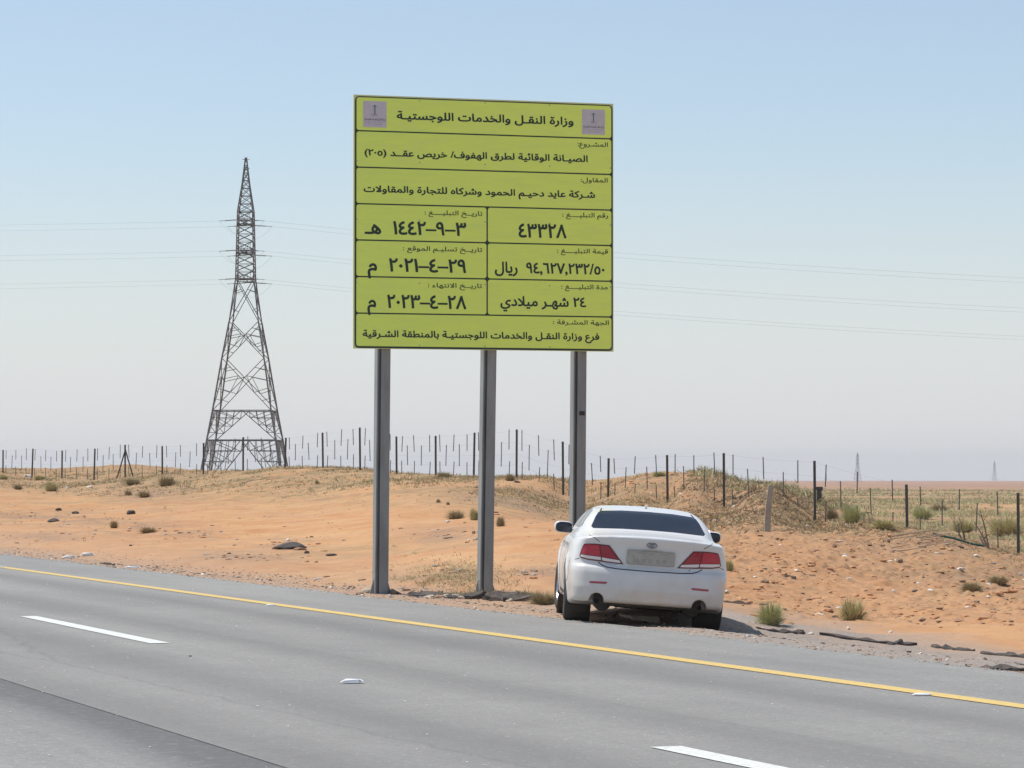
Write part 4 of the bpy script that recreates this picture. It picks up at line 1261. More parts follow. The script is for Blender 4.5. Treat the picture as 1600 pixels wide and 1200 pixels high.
# ------------------------------------------------------------------ plants
def leaf_mat(name, c1, c2):
    m = mat(name, c1, .8, noise=(7,.9,c2)); return m
M_BUSH = leaf_mat('olive_bush', (.42,.39,.19), (.56,.48,.27))
M_BUSHG = leaf_mat('green_bush', (.38,.40,.18), (.52,.48,.25))
M_BUSHD = leaf_mat('dull_bush', (.30,.25,.14), (.42,.34,.20))
M_STRAW = leaf_mat('straw_grass', (.44,.33,.17), (.28,.21,.11))
M_TWIG = mat('dry_twig', (.12,.085,.055), .9)
def blades(nb, rad, h, wd, spread, seed, lean=0):
    r = np.random.default_rng(seed); V = []; Fc = []
    for _ in range(nb):
        a = r.uniform(0, 2*math.pi); rr = rad*.35*math.sqrt(r.uniform())
        base = np.array([rr*math.cos(a), rr*math.sin(a), 0])
        a2 = a + r.normal(0,.7); el = r.uniform(.05, 1.0)**.8
        d = np.array([math.cos(a2)*math.cos(el*1.45)*rad*spread, math.sin(a2)*math.cos(el*1.45)*rad*spread, h*math.sin(el*1.5)])
        L_ = r.uniform(.55, 1.0); tip = base + d*L_
        mid = base + d*L_*.55 + np.array([0,0,h*.08])
        u = np.array([-math.sin(a2), math.cos(a2), r.uniform(-.4,.4)])*wd*.5
        n0 = len(V)
        V += [base-u, base+u, mid+u*.8, mid-u*.8, tip]
        Fc += [(n0,n0+1,n0+2), (n0,n0+2,n0+3), (n0+3,n0+2,n0+4)]
        for q in range(5):       # side leaves
            p = base + d*L_*r.uniform(.45,1.0) + r.normal(0,.03*rad,3)
            v1 = r.normal(0,1,3); v1 = v1/np.linalg.norm(v1)*wd*r.uniform(1.3,2.6)
            v2 = np.cross(v1, r.normal(0,1,3)); v2 = v2/max(np.linalg.norm(v2),1e-6)*wd*.8
            n0 = len(V); V += [p, p+v1*.5+v2*.5, p+v1, ]; Fc += [(n0,n0+1,n0+2)]
    return V, Fc
def bush(px, py, wpx, hpx, m, label, dens=1.0, grp=None):
    p = hit(px, py); sc = p.y/F
    rad = wpx*sc*.5; h = hpx*sc
    V, Fc = blades(int(620*dens), rad, h, max(.006, rad*.022), .95, int(px*7+py))
    o = np_mesh('desert_bush', V, np.array(Fc), m, smooth=False)
    o.location = p - Vector((0,0,.02))
    tg = MB(); r = random.Random(int(px))
    for k in range(14):
        a = r.uniform(0, 6.28); e = r.uniform(.3,1.2)
        tg.bar((0,0,-.02), (rad*.7*math.cos(a)*math.cos(e), rad*.7*math.sin(a)*math.cos(e), h*.75*math.sin(e)), .012, .012, 3)
    tg.build('stems', M_TWIG, o)
    tag(o, label, 'bush', grp); return o
bush(1204, 977, 72, 47, M_BUSHG, 'round green bush on the orange sand just right of the car')
bush(1332, 970, 70, 44, M_BUSH, 'olive dry bush second to the right of the car')
bush(80, 768, 34, 20, M_BUSH, 'rounded dark olive bush below the fence at the far left')
bush(261, 760, 46, 20, M_BUSHD, 'wide low dark bush left of the pylon on the ridge')
bush(207, 758, 40, 13, M_BUSHD, 'low olive bush beside the strutted fence post')
bush(28, 765, 22, 11, M_BUSHD, 'small brown bush at the left edge beside the dark olive one')
bush(5, 750, 24, 11, M_BUSH, 'olive bush cut by the left edge of the picture')
bush(62, 750, 30, 10, M_BUSH, 'faint olive bush behind the second fence post at left')
bush(694, 748, 42, 14, M_BUSHD, 'low brown bush on the ridge between the first two sign posts')
bush(797, 752, 26, 14, M_BUSHD, 'small dry bush at the foot of the fence post right of the middle sign post')
bush(712, 811, 44, 18, M_BUSHD, 'spreading olive bush on the slope left of the middle sign post')
bush(741, 813, 24, 24, M_BUSH, 'greenish upright bush touching the middle sign post')
bush(782, 823, 20, 20, M_BUSHD, 'small dark tuft on the slope right of the middle sign post')
bush(685, 786, 10, 8, M_BUSHD, 'tiny dark tuft above the olive bush, left one', .4)
bush(700, 789, 8, 7, M_BUSHD, 'tiny dark tuft above the olive bush, right one', .4)
bush(1030, 746, 34, 11, M_BUSHG, 'pale green bush on top of the mound behind the car')
bush(1138, 892, 26, 22, M_BUSH, 'thin straw coloured bush at the car\'s right side')
bush(1518, 925, 56, 20, M_BUSHD, 'ragged brown bush in the sand at lower right')
bush(1560, 915, 50, 18, M_BUSHD, 'ragged grey-brown bush at the right edge by the bank')
bush(1330, 818, 52, 36, M_BUSHG, 'grey-green bush on the plain beside the tall dark fence post')
bush(1300, 812, 34, 24, M_BUSHD, 'dull bush half hidden behind the heap')
bush(1440, 812, 52, 26, M_BUSHG, 'bright green bush on the plain right of the thick fence post')
bush(1570, 838, 92, 40, M_BUSH, 'large golden bush at the right edge beyond the fence')
bush(1505, 832, 60, 26, M_BUSH, 'wide olive bush beyond the fence near the dead branches')
bush(1380, 826, 56, 20, M_BUSH, 'low olive bush left of the thick fence post')
bush(1468, 800, 46, 16, M_BUSHD, 'flat brown bush farther out on the plain')
bush(495, 756, 10, 9, M_BUSHG, 'single tiny green tuft below the ridge right of the pylon', .4)
bush(850, 944, 66, 26, M_BUSHD, 'grey-olive weed patch in the shade beside the car\'s left wheel', 1.3)
bush(822, 935, 50, 14, M_BUSHD, 'low weed patch between the middle sign post and the car', .8)
bush(232, 832, 44, 12, M_STRAW, 'low straw-green tuft on the sand at left', .8)
bush(178, 826, 22, 16, M_STRAW, 'pale straw tuft among the rubble at left', .7)
bush(200, 775, 20, 12, M_STRAW, 'straw tuft on the left slope', .6)
bush(225, 778, 34, 14, M_STRAW, 'straw tuft spreading below the wide dark bush', .7)

# dry litter and grass: uncountable
def scatter_tufts(name, pts, m, hmul, nb=7, wd=.012, label=None, cat=None):
    V = []; Fc = []; r = np.random.default_rng(len(pts))
    for (x, y, s) in pts:
        z = 0
        base = np.array([x, y, z])
        for _ in range(nb):
            a = r.uniform(0, 6.283); el = r.uniform(.2, 1.35); L_ = s*r.uniform(.5, 1)
            d = np.array([math.cos(a)*math.cos(el), math.sin(a)*math.cos(el), math.sin(el)*hmul])*L_
            off = np.array([r.normal(0,.3*s), r.normal(0,.5*s), 0])
            u = np.array([math.cos(a+1.57), .2, .3])*max(wd, y*.00022)*.5
            n0 = len(V); V += [base+off-u, base+off+u, base+off+d*.6+u*.7, base+off+d]
            Fc += [(n0,n0+1,n0+2),(n0,n0+2,n0+3)]
    V = np.array(V)
    V[:,2] += ground_np(V[:,0], V[:,1]) - .01
    o = np_mesh(name, V, np.array(Fc), m, smooth=False)
    tag(o, label, cat, kind='stuff'); return o
def fence_at(a):
    return np.interp(a, [(p-800)/F for p in range(-100,1900,50)], [fence_D(p) for p in range(-100,1900,50)])
pts = []
while len(pts) < 9000:
    a = rng.uniform(-.172,.172); D = rng.uniform(.80, 1.10)*fence_at(a)
    x = a*D
    w = math.exp(-((D/fence_at(a)-.975)/.10)**2)
    if a > .07: w *= .8
    if rng.uniform() > w: continue
    if float(fbm(np.array([x]), np.array([D]), 3.0, 3)[0]) + .30 < rng.uniform(0, .9): continue
    if True: pts.append((x, D, rng.uniform(.10,.28)))
k = len(pts)*2//3
scatter_tufts('dry_ridge_grass', pts[:k], M_STRAW, .7)
scatter_tufts('olive_ridge_weeds', pts[k:], M_BUSHD, .6)
pts = []
while len(pts) < 7500:       # plain on the right
    a = rng.uniform(.06,.175); D = 1.03*math.exp(rng.uniform(0, 1)**1.1*2.3)*fence_at(a); x = a*D
    if float(fbm(np.array([x*.5]), np.array([D*.8]), 11.0, 3)[0]) + .10 < rng.uniform(-.1, .25): continue
    pts.append((x, D, rng.uniform(.18,.62)*(1+.5*(D > 200))))
scatter_tufts('plain_green_scrub', pts[:1300], M_BUSHG, .75, 14, .02)
scatter_tufts('plain_scrub', pts[1300:3600], M_BUSH, .7, 14, .02)
scatter_tufts('plain_dry_scrub', pts[3600:], M_BUSHD, .6, 14, .02)
pts = []
while len(pts) < 900:       # tufts and sticks on the open sand
    l = EDGE + rng.uniform(1.3, 40); t = rng.uniform(15, 140); p = road_pt(l, t)
    if abs(p.x/p.y) > .175 or p.y < 30: continue
    if float(fbm(np.array([p.x]), np.array([p.y]), 4.0, 3)[0]) < rng.uniform(-.05,.5): continue
    pts.append((p.x, p.y, rng.uniform(.06,.16)))
scatter_tufts('sparse_sand_grass', pts, M_STRAW, .5, 5)
# plants on the mound behind the car, brown debris heap
pts = []
for _ in range(1500):
    a = rng.normal(.083,.022); D = rng.normal(91, 5.5)
    if not .02 < a < .13: continue
    pts.append((a*D, D, rng.uniform(.12,.32)))
scatter_tufts('heap_brushwood', pts, leaf_mat('brushwood', (.14,.095,.06), (.24,.18,.11)), .55, 8)

# dead branches by the right-hand fence posts
M_DEAD = mat('dead_wood', (.12,.09,.07), .9, noise=(9,.6,(.22,.17,.13)))
def branch(p0px, ends, D, label):
    b = at(*p0px, D); g = gz(b.x, b.y); o_ = Vector((b.x, b.y, g))
    m = MB(); base = Vector((0,0,-.05))
    for (ex, ey, w) in ends:
        e = at(ex, ey, D) - Vector((b.x, b.y, g)); e.y = random.uniform(-.3,.3)
        mid = base.lerp(e, .55) + Vector((random.uniform(-.06,.06),0,random.uniform(-.03,.05)))
        m.bar(base, mid, w, w, 5, w*.75); m.bar(mid, e, w*.75, w*.75, 5, w*.3)
        for k in range(2):
            q = mid.lerp(e, .3+.3*k); m.bar(q, q+Vector((random.uniform(-.15,.15), random.uniform(-.1,.1), random.uniform(.05,.2))), w*.35, w*.35, 3)
    o = m.build('dead_branch', M_DEAD); o.location = o_; tag(o, label, 'branch'); return o
branch((1546,862), ((1532,838,.07),(1524,815,.05),(1533,797,.045)), 71, 'forked dead branch leaning against the bank before the fence at right')
branch((1508,840), ((1498,822,.04),(1500,806,.03),(1490,812,.03)), 74, 'thin dead branch standing left of the forked one')
branch((846+0,0), (), 60, 'x') if False else None
def sticks(px, py, n, label):
    p = hit(px, py); m = MB(); r = random.Random(px)
    for k in range(n):
        a = r.uniform(-.3,.3)+.5; c = Vector((r.uniform(-.5,.5), r.uniform(-.5,.5), .03+.03*k)); d = Vector((math.cos(a), .4*math.sin(a), .12))*r.uniform(.25,.5)
        m.bar(c-d, c+d, .045, .03, 5, .02)
    o = m.build('scrap_wood', mat('bleached_wood', (.40,.30,.20), .9, noise=(8,.6,(.22,.15,.10)))); o.location = p
    tag(o, label, 'scrap wood', None, None); return o
sticks(1440, 850, 7, 'bleached sticks heaped on the slope under the thick fence post')
sticks(1425, 862, 4, 'few thin sticks lying lower on the slope right of centre')
sticks(150, 775, 4, 'pale sticks on the left slope above the dune crest')
sticks(418, 752, 4, 'thin pale sticks on the ridge just right of the pylon foot')
# green hose or net lying along the bank
M_NET = mat('green_netting', (.02,.09,.065), .7, noise=(6,.6,(.04,.05,.04)))
m = MB(); prev = None
L0 = [(1458,834),(1475,838),(1490,841),(1506,846),(1520,850),(1538,855)]
for px, py in L0:
    p = at(px, py, 70.5); p.z = max(p.z, gz(p.x, p.y)+.02)
    if prev is not None: m.bar(prev, p, .05, .05, 6)
    prev = p
o_ = at(1500, 845, 70.5)
o = m.build('green_netting', M_NET)
for v in o.data.vertices: v.co -= o_
o.location = o_
tag(o, 'dark green roll of netting lying along the bank near the right fence', 'netting')

# ------------------------------------------------------------------ stones and litter
M_STONE = mat('pale_stone', (.46,.39,.31), .9, noise=(5,.7,(.30,.24,.18)), bump=(14,.5,.02))
M_STONEW = mat('white_stone', (.68,.65,.58), .85, noise=(6,.5,(.5,.45,.38)))
M_STONEB = mat('brown_stone', (.26,.16,.10), .9, noise=(6,.7,(.38,.25,.16)), bump=(12,.5,.02))
M_TAR = mat('tar_lump', (.045,.042,.04), .85, noise=(9,.7,(.13,.105,.09)), bump=(20,.6,.02))
M_SANDC = mat('sand_clod', (.50,.27,.14), .95, noise=(7,.6,(.38,.19,.095)))
def rock_shape(seed, flat=.5, sub=2):
    bm = bmesh.new(); bmesh.ops.create_icosphere(bm, subdivisions=sub, radius=.5)
    r = random.Random(seed)
    planes = [(Vector((r.gauss(0,1), r.gauss(0,1), r.gauss(0,1))).normalized(), r.uniform(.26,.42)) for _ in range(11)]
    for v in bm.verts:
        for n, d in planes:
            k = v.co.dot(n)
            if k > d: v.co -= n*(k-d)
        v.co *= 1 + r.uniform(-.03,.03)
        v.co.z *= flat
    V = [v.co.copy() for v in bm.verts]; Fc = [tuple(v.index for v in f.verts) for f in bm.faces]
    bm.free(); return V, Fc
ROCKS = [rock_shape(i, .5+.12*(i%4), 2) for i in range(8)]
SMALL = [rock_shape(i+20, .55+.1*(i%3), 1) for i in range(6)]
_rm = {}
def rock_mesh(i, m):
    k = (i, m.name)
    if k not in _rm:
        V, Fc = ROCKS[i]; me = bpy.data.meshes.new('stone'); me.from_pydata([tuple(v) for v in V], [], Fc); me.materials.append(m); _rm[k] = me
    return _rm[k]
_ri = 0
def rock(px, py, wpx, hpx, m, label, name='stone', cat='stone', grp=None, p=None):
    global _ri; _ri += 1
    p = hit(px, py) if p is None else p
    s = p.y/F
    o = bpy.data.objects.new(name, rock_mesh(_ri % 8, m)); COL.objects.link(o)
    w = wpx*s; h = hpx*s
    o.scale = (w, w*random.uniform(.7,1.0), h*1.5)
    o.rotation_euler = (0, 0, random.uniform(0, 6.28) if abs(wpx-hpx) < wpx*.5 else random.uniform(-.25,.25))
    o.location = p + Vector((0,0,h*.12))
    tag(o, label, cat, grp); return o
# the ones that can be told apart
rock(580, 927, 34, 16, M_STONE, 'large flat pale rock against the foot of the left sign post')
rock(562, 930, 16, 8, M_STONEB, 'smaller brown rock left of the flat pale one')
rock(610, 934, 12, 7, M_STONEW, 'white rock at the right foot of the left sign post')
rock(732, 933, 16, 9, M_STONEW, 'white rock just left of the middle sign post')
rock(786, 933, 12, 7, M_STONE, 'angular beige rock right of the middle sign post')
rock(797, 941, 16, 8, M_STONE, 'beige rock lying nearest the asphalt between the sign and the car')
rock(776, 938, 12, 7, M_STONEB, 'reddish rock close to the foot of the middle sign post')
rock(455, 857, 66, 22, M_TAR, 'wide dark tar mound with a pale top in the sand left of the sign', 'tar_mound', 'tar mound')
rock(470, 860, 24, 9, M_STONEB, 'brown slab leaning on the right end of the dark tar mound')
rock(450, 846, 9, 6, M_STONEW, 'white stone sitting on top of the dark tar mound')
rock(480, 866, 10, 6, M_TAR, 'black pebble beside the tar mound')
rock(517, 868, 20, 7, M_TAR, 'flat black lump in the sand between tar mound and left sign post', 'tar_lump', 'tar lump')
rock(358, 866, 9, 5, M_TAR, 'lone dark stone on open sand left of the tar mound')
rock(480, 878, 9, 4, M_STONEB, 'small dark chip below the tar mound, left')
rock(494, 879, 9, 4, M_STONEB, 'small dark chip below the tar mound, right')
rock(84, 816, 24, 12, M_TAR, 'dark heaped rock on the sand at far left', 'tar_lump', 'tar lump')
rock(205, 804, 18, 12, M_TAR, 'dark rock on the crest of a low dune at left', 'tar_lump', 'tar lump')
rock(118, 803, 14, 6, M_TAR, 'flat dark rock between the two dark lumps at left', 'tar_lump', 'tar lump')
rock(92, 799, 12, 6, M_TAR, 'small dark rock just above the heaped one', 'tar_lump', 'tar lump')
rock(204, 853, 6, 5, M_TAR, 'isolated black pebble on the sand above the road edge')
rock(43, 746, 14, 9, M_STONEW, 'whitish boulder on the ridge by the second fence post', 'boulder', 'boulder')
rock(105, 764, 6, 6, M_STONEW, 'small white stone right of the rounded dark olive bush')
rock(140, 762, 14, 5, M_STONEW, 'flat white stone on the left slope')
rock(808, 755, 13, 7, M_TAR, 'dark block at the foot of a fence post right of the middle sign post', 'tar_lump', 'tar lump')
rock(700, 818, 10, 6, M_STONEW, 'white stone under the spreading olive bush')
rock(732, 847, 6, 5, M_STONEW, 'white pebble on the sand just left of the middle sign post')
rock(684, 840, 5, 4, M_STONEW, 'white pebble left of the other one, below the olive bush')
rock(701, 842, 16, 6, M_STONEB, 'brown stones in the rubble below the olive bush')
rock(740, 834, 8, 12, M_STONEB, 'upright brown stone touching the middle sign post')
rock(1405, 1008, 26, 15, M_TAR, 'jagged black tar lump on the verge at lower right', 'tar_lump', 'tar lump')
rock(1391, 1008, 22, 6, M_TAR, 'flat black piece joined to the jagged lump', 'tar_lump', 'tar lump')
rock(1267, 992, 13, 8, M_STONEW, 'cream stone on the verge below the olive bush')
rock(1391, 990, 9, 7, M_STONEW, 'white stone on the verge above the jagged black lump')
rock(1325, 986, 8, 7, M_STONEW, 'white stone between the two bushes and the verge')
rock(1170, 996, 9, 5, M_STONEW, 'white stone at the asphalt edge right of the car')
rock(1244, 893, 8, 7, M_STONEW, 'white stone on the orange sand above the round green bush')
rock(1321, 868, 8, 5, M_STONEW, 'white chip on the slope right of the marker post')
rock(1364, 896, 5, 5, M_STONEW, 'white speck on the sand at right')
rock(1396, 929, 8, 6, M_STONEW, 'white stone on the pale sand fan')
rock(1430, 925, 12, 7, M_TAR, 'dark stone right of the pale sand fan', 'tar_lump', 'tar lump')
rock(1405, 880, 16, 12, M_STONEB, 'dark brown clod casting a shadow in mid slope', 'clod', 'clod')
rock(1546, 915, 22, 6, M_STONEW, 'long white stone in the brown bush at right')
rock(1595, 900, 8, 6, M_STONEW, 'white stone at the right edge under the last fence post')
rock(1463, 1032, 10, 7, M_STONEB, 'brown stone in the gravel at lower right')
rock(1343, 1017, 10, 6, M_STONEB, 'brown stone in the gravel left of the lower right one')
rock(1135, 925, 10, 5, M_STONEW, 'pale chip of stone beside the right rear tyre')
rock(1303, 857, 14, 9, M_STONEB, 'dark clod on the slope below the thick fence post', 'clod', 'clod')
rock(1215, 844, 10, 7, M_STONEB, 'dark clod below the marker post', 'clod', 'clod')
rock(1183, 851, 9, 6, M_STONEB, 'dark clod left and below the marker post', 'clod', 'clod')
rock(1385, 850, 14, 12, M_STONEB, 'broad brown clod under the low olive bush', 'clod', 'clod')
rock(498, 907, 14, 5, M_STONEW, 'white block lying left of the sign beside the asphalt')
rock(510, 902, 14, 5, M_STONEB, 'brown bark-like scrap next to the white block', 'scrap', 'scrap')
# countable alike stones along the edge of the asphalt
def zone(px):
    return ('at the far left' if px < 250 else 'below the pylon' if px < 500 else 'by the left sign post' if px < 680 else 'by the middle sign post' if px < 860
            else 'beside the car' if px < 1180 else 'below the two bushes' if px < 1380 else 'at the far right')
def size_(w, a, b): return 'small' if w < a else 'middling' if w < b else 'larger'
CN = {'pale_stone':'beige', 'white_stone':'whitish', 'brown_stone':'brown', 'sand_clod':'sandy orange'}
n_st = 0
while n_st < 80:
    t = rng.uniform(16, 75); l = EDGE + rng.uniform(-.10, 1.5)**1.0; p = road_pt(l, t)
    px = 800+F*p.x/p.y
    if not 10 < px < 1590: continue
    if 870 < px < 1135 and 34 < p.y < 40: continue
    p.z = gz(p.x, p.y) if l > EDGE+.02 else .0
    w = rng.uniform(4, 9)
    rock(0, 0, w, w*.55, [M_STONE, M_STONEW, M_STONEB, M_STONE][n_st % 4], '%s %s loose stone on the asphalt edge %s' % (size_(w, 5.5, 7.5), CN[[M_STONE, M_STONEW, M_STONEB, M_STONE][n_st % 4].name], zone(px)), 'loose_stone', 'stone', 'loose stones strewn along the asphalt edge', p=p)
    n_st += 1
n_st = 0
while n_st < 80:
    a = rng.uniform(.02, .172); D = rng.uniform(44, 80); x = a*D
    if road_l(x, D) < EDGE+2 or D > fence_at(a)-2: continue
    p = Vector((x, D, gz(x, D))); w = rng.uniform(4, 10)
    rock(0, 0, w, w*.6, [M_SANDC, M_SANDC, M_STONEB, M_SANDC][n_st % 4], '%s %s clod on the broken slope, %s, %s' % (size_(w, 6, 8), CN[[M_SANDC, M_SANDC, M_STONEB, M_SANDC][n_st % 4].name], 'near the verge' if D < 55 else 'mid slope' if D < 66 else 'close to the fence', zone(800+F*a)), 'clod', 'clod', 'clods on the broken sandy slope', p=p)
    n_st += 1
def pebbles(name, pts, m, label=None, cat=None):
    V = []; Fc = []; r = random.Random(len(pts)); n = 0
    for x, y, z, s in pts:
        sv, sf = SMALL[r.randrange(6)]; a = r.uniform(0, 6.28); ca_, sa_ = math.cos(a), math.sin(a)
        for v in sv: V.append((x+s*1.2*(v.x*ca_-v.y*sa_), y+s*(v.x*sa_+v.y*ca_), z+s*(v.z*.8+.05)))
        for f in sf: Fc.append((f[0]+n, f[1]+n, f[2]+n))
        n += len(sv)
    o = np_mesh(name, V, np.array(Fc), m, smooth=False); tag(o, label, cat, kind='stuff'); return o
def sc_road(n, l0, l1, t0, t1, s0, s1, keep=None):
    out = []
    X = []; 
    while len(X) < n:
        l = EDGE + l0 + (l1-l0)*rng.uniform()**1.5; t = rng.uniform(t0, t1)
        p = road_pt(l, t)
        if abs(p.x/p.y) > .175: continue
        X.append((p.x, p.y, l, s0+(s1-s0)*rng.uniform()**3))
    A_ = np.array(X); z = ground_np(A_[:,0], A_[:,1]); z = np.where(A_[:,2] < EDGE, 0, z)
    return [(a[0], a[1], zz, a[3]) for a, zz in zip(A_, z)]
pebbles('verge_gravel', sc_road(5000, -.12, 2.2, 14, 75, .012, .05), M_STONE)
pebbles('dark_verge_gravel', sc_road(2500, -.12, 2.4, 14, 75, .012, .05), M_STONEB)
pebbles('pale_verge_gravel', sc_road(900, -.15, 4, 14, 75, .01, .045), M_STONEW)
pebbles('tar_crumbs', sc_road(900, .8, 2.0, 14, 60, .02, .07), M_TAR)
pts = []
A_ = []
while len(A_) < 4200:
    a = rng.uniform(-.172,.172); D = rng.uniform(40, 120); x = a*D
    rm = float(rough_mask(np.array([x]), np.array([D]))[0])
    if road_l(x,D) < EDGE+2 or rng.uniform() > rm*1.0+.012: continue
    A_.append((x, D, .03+.16*rng.uniform()**2.5))
A_ = np.array(A_); z_ = ground_np(A_[:,0], A_[:,1])
pts = [(a[0], a[1], zz, a[2]) for a, zz in zip(A_, z_)]
A_ = []
for a, b, w, h in RUB:
    for _ in range(48):
        q = hit(a+rng.normal(0,w*.6), b+rng.normal(0,h*.5))
        if road_l(q.x,q.y) > EDGE+1.2: A_.append((q.x, q.y, q.z, .03+.13*rng.uniform()**3))
A_ = [A_[i] for i in rng.permutation(len(A_))]
k = len(A_)//3
pebbles('rubble_brown', A_[:k], M_STONEB); pebbles('rubble_sandy', A_[k:2*k], M_SANDC); pebbles('rubble_grey', A_[2*k:], mat('grey_rubble', (.30,.26,.22), .9, noise=(6,.7,(.42,.36,.28))))
pebbles('sand_clods', pts[:3000], M_SANDC); pebbles('brown_clods', pts[3000:4000], M_STONEB); pebbles('scattered_pale_stones', pts[4000:], M_STONEW)
cl = []
for _ in range(1300):
    q_ = at(rng.uniform(612, 875), 940, 43.5); l = EDGE + 1.05 + abs(rng.normal(0,.45)); 
    t = road_t(q_.x, q_.y); p = road_pt(l, t)
    cl.append((p.x, p.y, gz(p.x, p.y), .03+.22*rng.uniform()**2.2))
pebbles('dark_rubble', cl[:650], M_TAR); pebbles('brown_rubble', cl[650:1000], M_STONEB); pebbles('beige_rubble', cl[1000:], M_STONE)
scatter_tufts('verge_brush', [(c[0]+.2, c[1]+.3, .12+c[3]*.8) for c in cl[::2]], M_BUSHD, .6, 6, .012)
A_ = []
for _ in range(900):
    p = road_pt(rng.uniform(1, EDGE), rng.uniform(12, 60))
    if abs(p.x/p.y) < .175: A_.append((p.x, p.y, .0, .006+.016*rng.uniform()**2))
bb = []
for _ in range(420):
    q_ = hit(rng.normal(715, 45), rng.normal(903, 13), 38, 70)
    if road_l(q_.x, q_.y) > EDGE+1: bb.append((q_.x, q_.y, rng.uniform(.08,.26)))
scatter_tufts('dead_brush', bb, M_STRAW, .5, 7, .01); scatter_tufts('olive_brush', [(a+.1, b+.2, c) for a, b, c in bb[::2]], M_BUSH, .5, 6, .01)
pebbles('road_grit', A_, M_STONEW)
# ragged crusts of old tarmac along the broken verge, and dark strips put in as sign shade
def slab(px, py, lenm, wid, th, label, m=M_TAR, grp=None, name='tarmac_crust'):
    p = hit(px, py); r = random.Random(px)
    n = 9; top = []; 
    for i in range(n): top.append((-lenm/2+lenm*i/(n-1), wid*(.5+r.uniform(-.3,.3))*math.sin(math.pi*(i+.4)/n), th*r.uniform(.6,1.2)))
    lo = [(x, -wid*(.4+r.uniform(-.25,.25))*math.sin(math.pi*(i+.4)/n), th*r.uniform(.4,1.0)) for i, (x,_,_) in enumerate(top)]
    vs = top + lo + [(x,y,-.05) for x,y,_ in top] + [(x,y,-.05) for x,y,_ in lo]
    fs = []
    for i in range(n-1):
        fs += [(n+i, n+i+1, i+1, i), (i, i+1, 2*n+i+1, 2*n+i), (n+i, 3*n+i, 3*n+i+1, n+i+1)]
    fs += [(0,2*n,3*n,n),(n-1,2*n-1,4*n-1,3*n-1)]
    o = mesh_obj(name, vs, fs, m); o.location = p
    o.rotation_euler = (0, 0, math.pi/2+ALPHA + r.uniform(-.04,.04))
    tag(o, label, 'tarmac scrap', grp); return o
M_TAR_SHADE = mat('black_tar_and_shade', (.03,.027,.026), .85, noise=(7,.9,(.13,.10,.08)), bump=(20,.6,.02))  # tar on the verge; also the painted shadow at the sign posts
def tar_and_shade_strip(x0, y0, x1, y1, w, label, m=None, hh=1.0):
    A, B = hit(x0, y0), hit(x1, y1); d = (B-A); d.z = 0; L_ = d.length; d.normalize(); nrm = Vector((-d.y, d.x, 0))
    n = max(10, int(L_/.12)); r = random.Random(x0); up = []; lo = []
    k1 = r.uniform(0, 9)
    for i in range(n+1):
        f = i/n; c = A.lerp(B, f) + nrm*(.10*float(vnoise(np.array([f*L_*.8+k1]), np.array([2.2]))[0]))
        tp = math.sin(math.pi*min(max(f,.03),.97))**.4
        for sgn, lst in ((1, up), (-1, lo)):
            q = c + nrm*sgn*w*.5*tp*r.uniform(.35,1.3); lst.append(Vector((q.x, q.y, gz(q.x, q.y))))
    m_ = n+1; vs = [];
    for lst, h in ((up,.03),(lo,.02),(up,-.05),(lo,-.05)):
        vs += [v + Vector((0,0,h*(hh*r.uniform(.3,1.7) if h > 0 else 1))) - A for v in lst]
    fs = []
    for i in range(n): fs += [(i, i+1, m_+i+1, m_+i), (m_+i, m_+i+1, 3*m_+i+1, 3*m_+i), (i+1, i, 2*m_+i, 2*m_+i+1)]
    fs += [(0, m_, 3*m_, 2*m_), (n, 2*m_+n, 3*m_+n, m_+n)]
    o = mesh_obj('tar_and_shade_strip', vs, fs, m or M_TAR_SHADE); o.location = A; tag(o, label, 'tar strip'); return o
tar_and_shade_strip(1180, 983, 1258, 991, .12, 'short thin black tar strip on the verge just right of the car')
tar_and_shade_strip(1281, 994, 1432, 1008, .16, 'long black tar strip on the verge running through the jagged lump')
tar_and_shade_strip(1456, 1011, 1520, 1018, .10, 'short black tar strip on the verge right of the jagged lump')
tar_and_shade_strip(1537, 1021, 1612, 1030, .12, 'black tar strip on the verge cut by the right edge')
tar_and_shade_strip(1506, 1042, 1612, 1050, .12, 'brown-black crust along the asphalt lip at the right edge')
tar_and_shade_strip(610, 929, 665, 932, .22, 'thin dark strip standing in for the shadow of the left sign post', None, 2)  # left post's cast shadow, laid down as a dark strip
tar_and_shade_strip(655, 931, 738, 937, .75, 'broad dark patch standing in for the sign shadow between the left and middle posts', None, 2)  # sign shadow on the ground, put in as a dark patch
tar_and_shade_strip(768, 936, 822, 941, .55, 'dark patch standing in for the shadow right of the middle sign post', None, 2)  # middle post's shadow, also a dark patch rather than tar
slab(1000, 968, 1.2, .22, .05, 'pale crust of ground under the car', M_STONE)
slab(168, 883, 1.1, .08, .04, 'dark stick-like scrap at the road edge at far left')
slab(1232, 903, .6, .14, .03, 'grey scrap half buried in the orange sand right of the car')
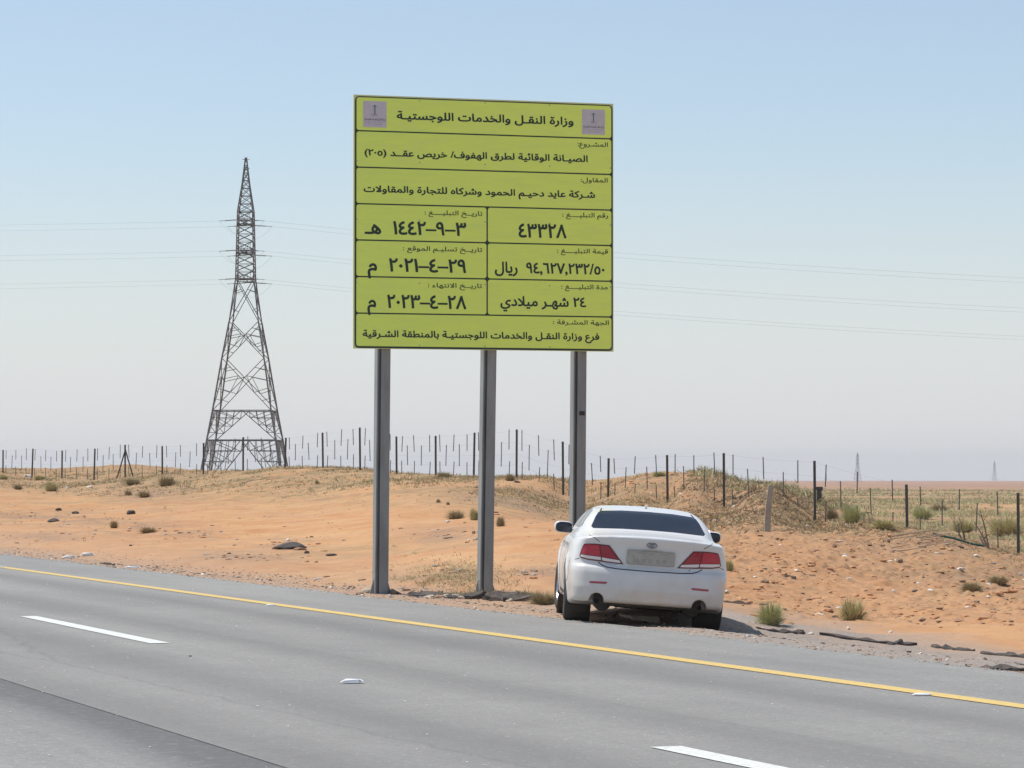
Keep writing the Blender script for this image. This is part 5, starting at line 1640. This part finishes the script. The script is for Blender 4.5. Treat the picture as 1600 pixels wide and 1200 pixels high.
# litter
M_PAPER = mat('white_card', (.74,.76,.76), .6, noise=(9,.4,(.58,.6,.6)))
M_CARDIN = mat('card_shadow_side', (.30,.30,.30), .7)
def litter(px, py, w, d, h, rz, label):
    p = hit(px, py)
    vs = [(-w/2,-d/2,0),(w/2*.8,-d/2,0),(w/2,d/2,0),(-w/2*.9,d/2,0),(-w/2*1.1,-d/2*.9,h*.7),(w/2*.7,-d/2*.8,h),(w/2*1.1,d/2*.9,h*.9),(-w/2*.75,d/2*.7,h*1.1),
          (-w*.75,-d*.2,h*.15),(-w*.72,d*.25,h*.3),(w*.68,-d*.15,h*.1),(w*.66,d*.3,h*.5)]
    fs = [(0,3,2,1),(0,1,5,4),(1,2,6,5),(2,3,7,6),(3,0,4,7),(4,7,9,8),(5,10,11,6),(4,5,6,7)]
    o = mesh_obj('litter_carton', vs, fs, M_PAPER); o.location = p + Vector((0,0,.006)); o.rotation_euler = (0,0,rz)
    tag(o, label, 'litter'); return o
litter(551, 1069, .13, .09, .028, .1, 'crushed white carton lying in the middle of the lane')
litter(1442, 1087, .11, .08, .012, .1, 'torn white paper on the asphalt touching the yellow line')
litter(424, 947, .10, .08, .015, .3, 'white paper scrap beside the yellow line at left')
litter(2, 887, .14, .1, .02, .3, 'grey scrap on the yellow line at the left edge')
litter(109, 873, .22, .12, .05, .3, 'white rag at the road edge at far left')
litter(137, 869, .22, .14, .06, .2, 'grey bag half buried at the road edge, right of the white rag')
litter(208, 888, .22, .12, .03, .2, 'pale paper at the asphalt edge at left')
litter(888, 852, .2, .14, .03, .2, 'white scrap on the sand under the car\'s left mirror')
p = hit(297, 1026); rock(0,0,7,4,M_TAR,'lone dark pebble on the lane right of the left white dash','pebble','pebble',p=p)

# ------------------------------------------------------------------ air
def haze():
    m = bpy.data.materials.new('haze'); m.use_nodes = True
    nt = m.node_tree; nt.nodes.clear()
    out = nt.nodes.new('ShaderNodeOutputMaterial'); v = nt.nodes.new('ShaderNodeVolumePrincipled')
    v.inputs['Color'].default_value = (.93,.94,.97,1); v.inputs['Density'].default_value = HAZE; v.inputs['Anisotropy'].default_value = .2
    nt.links.new(v.outputs[0], out.inputs['Volume'])
    b = MB(); b.box(-9700, 9700, -9700, 9700, -6.5, 75)
    o = b.build('haze', m); tag(o, kind='stuff')
haze()
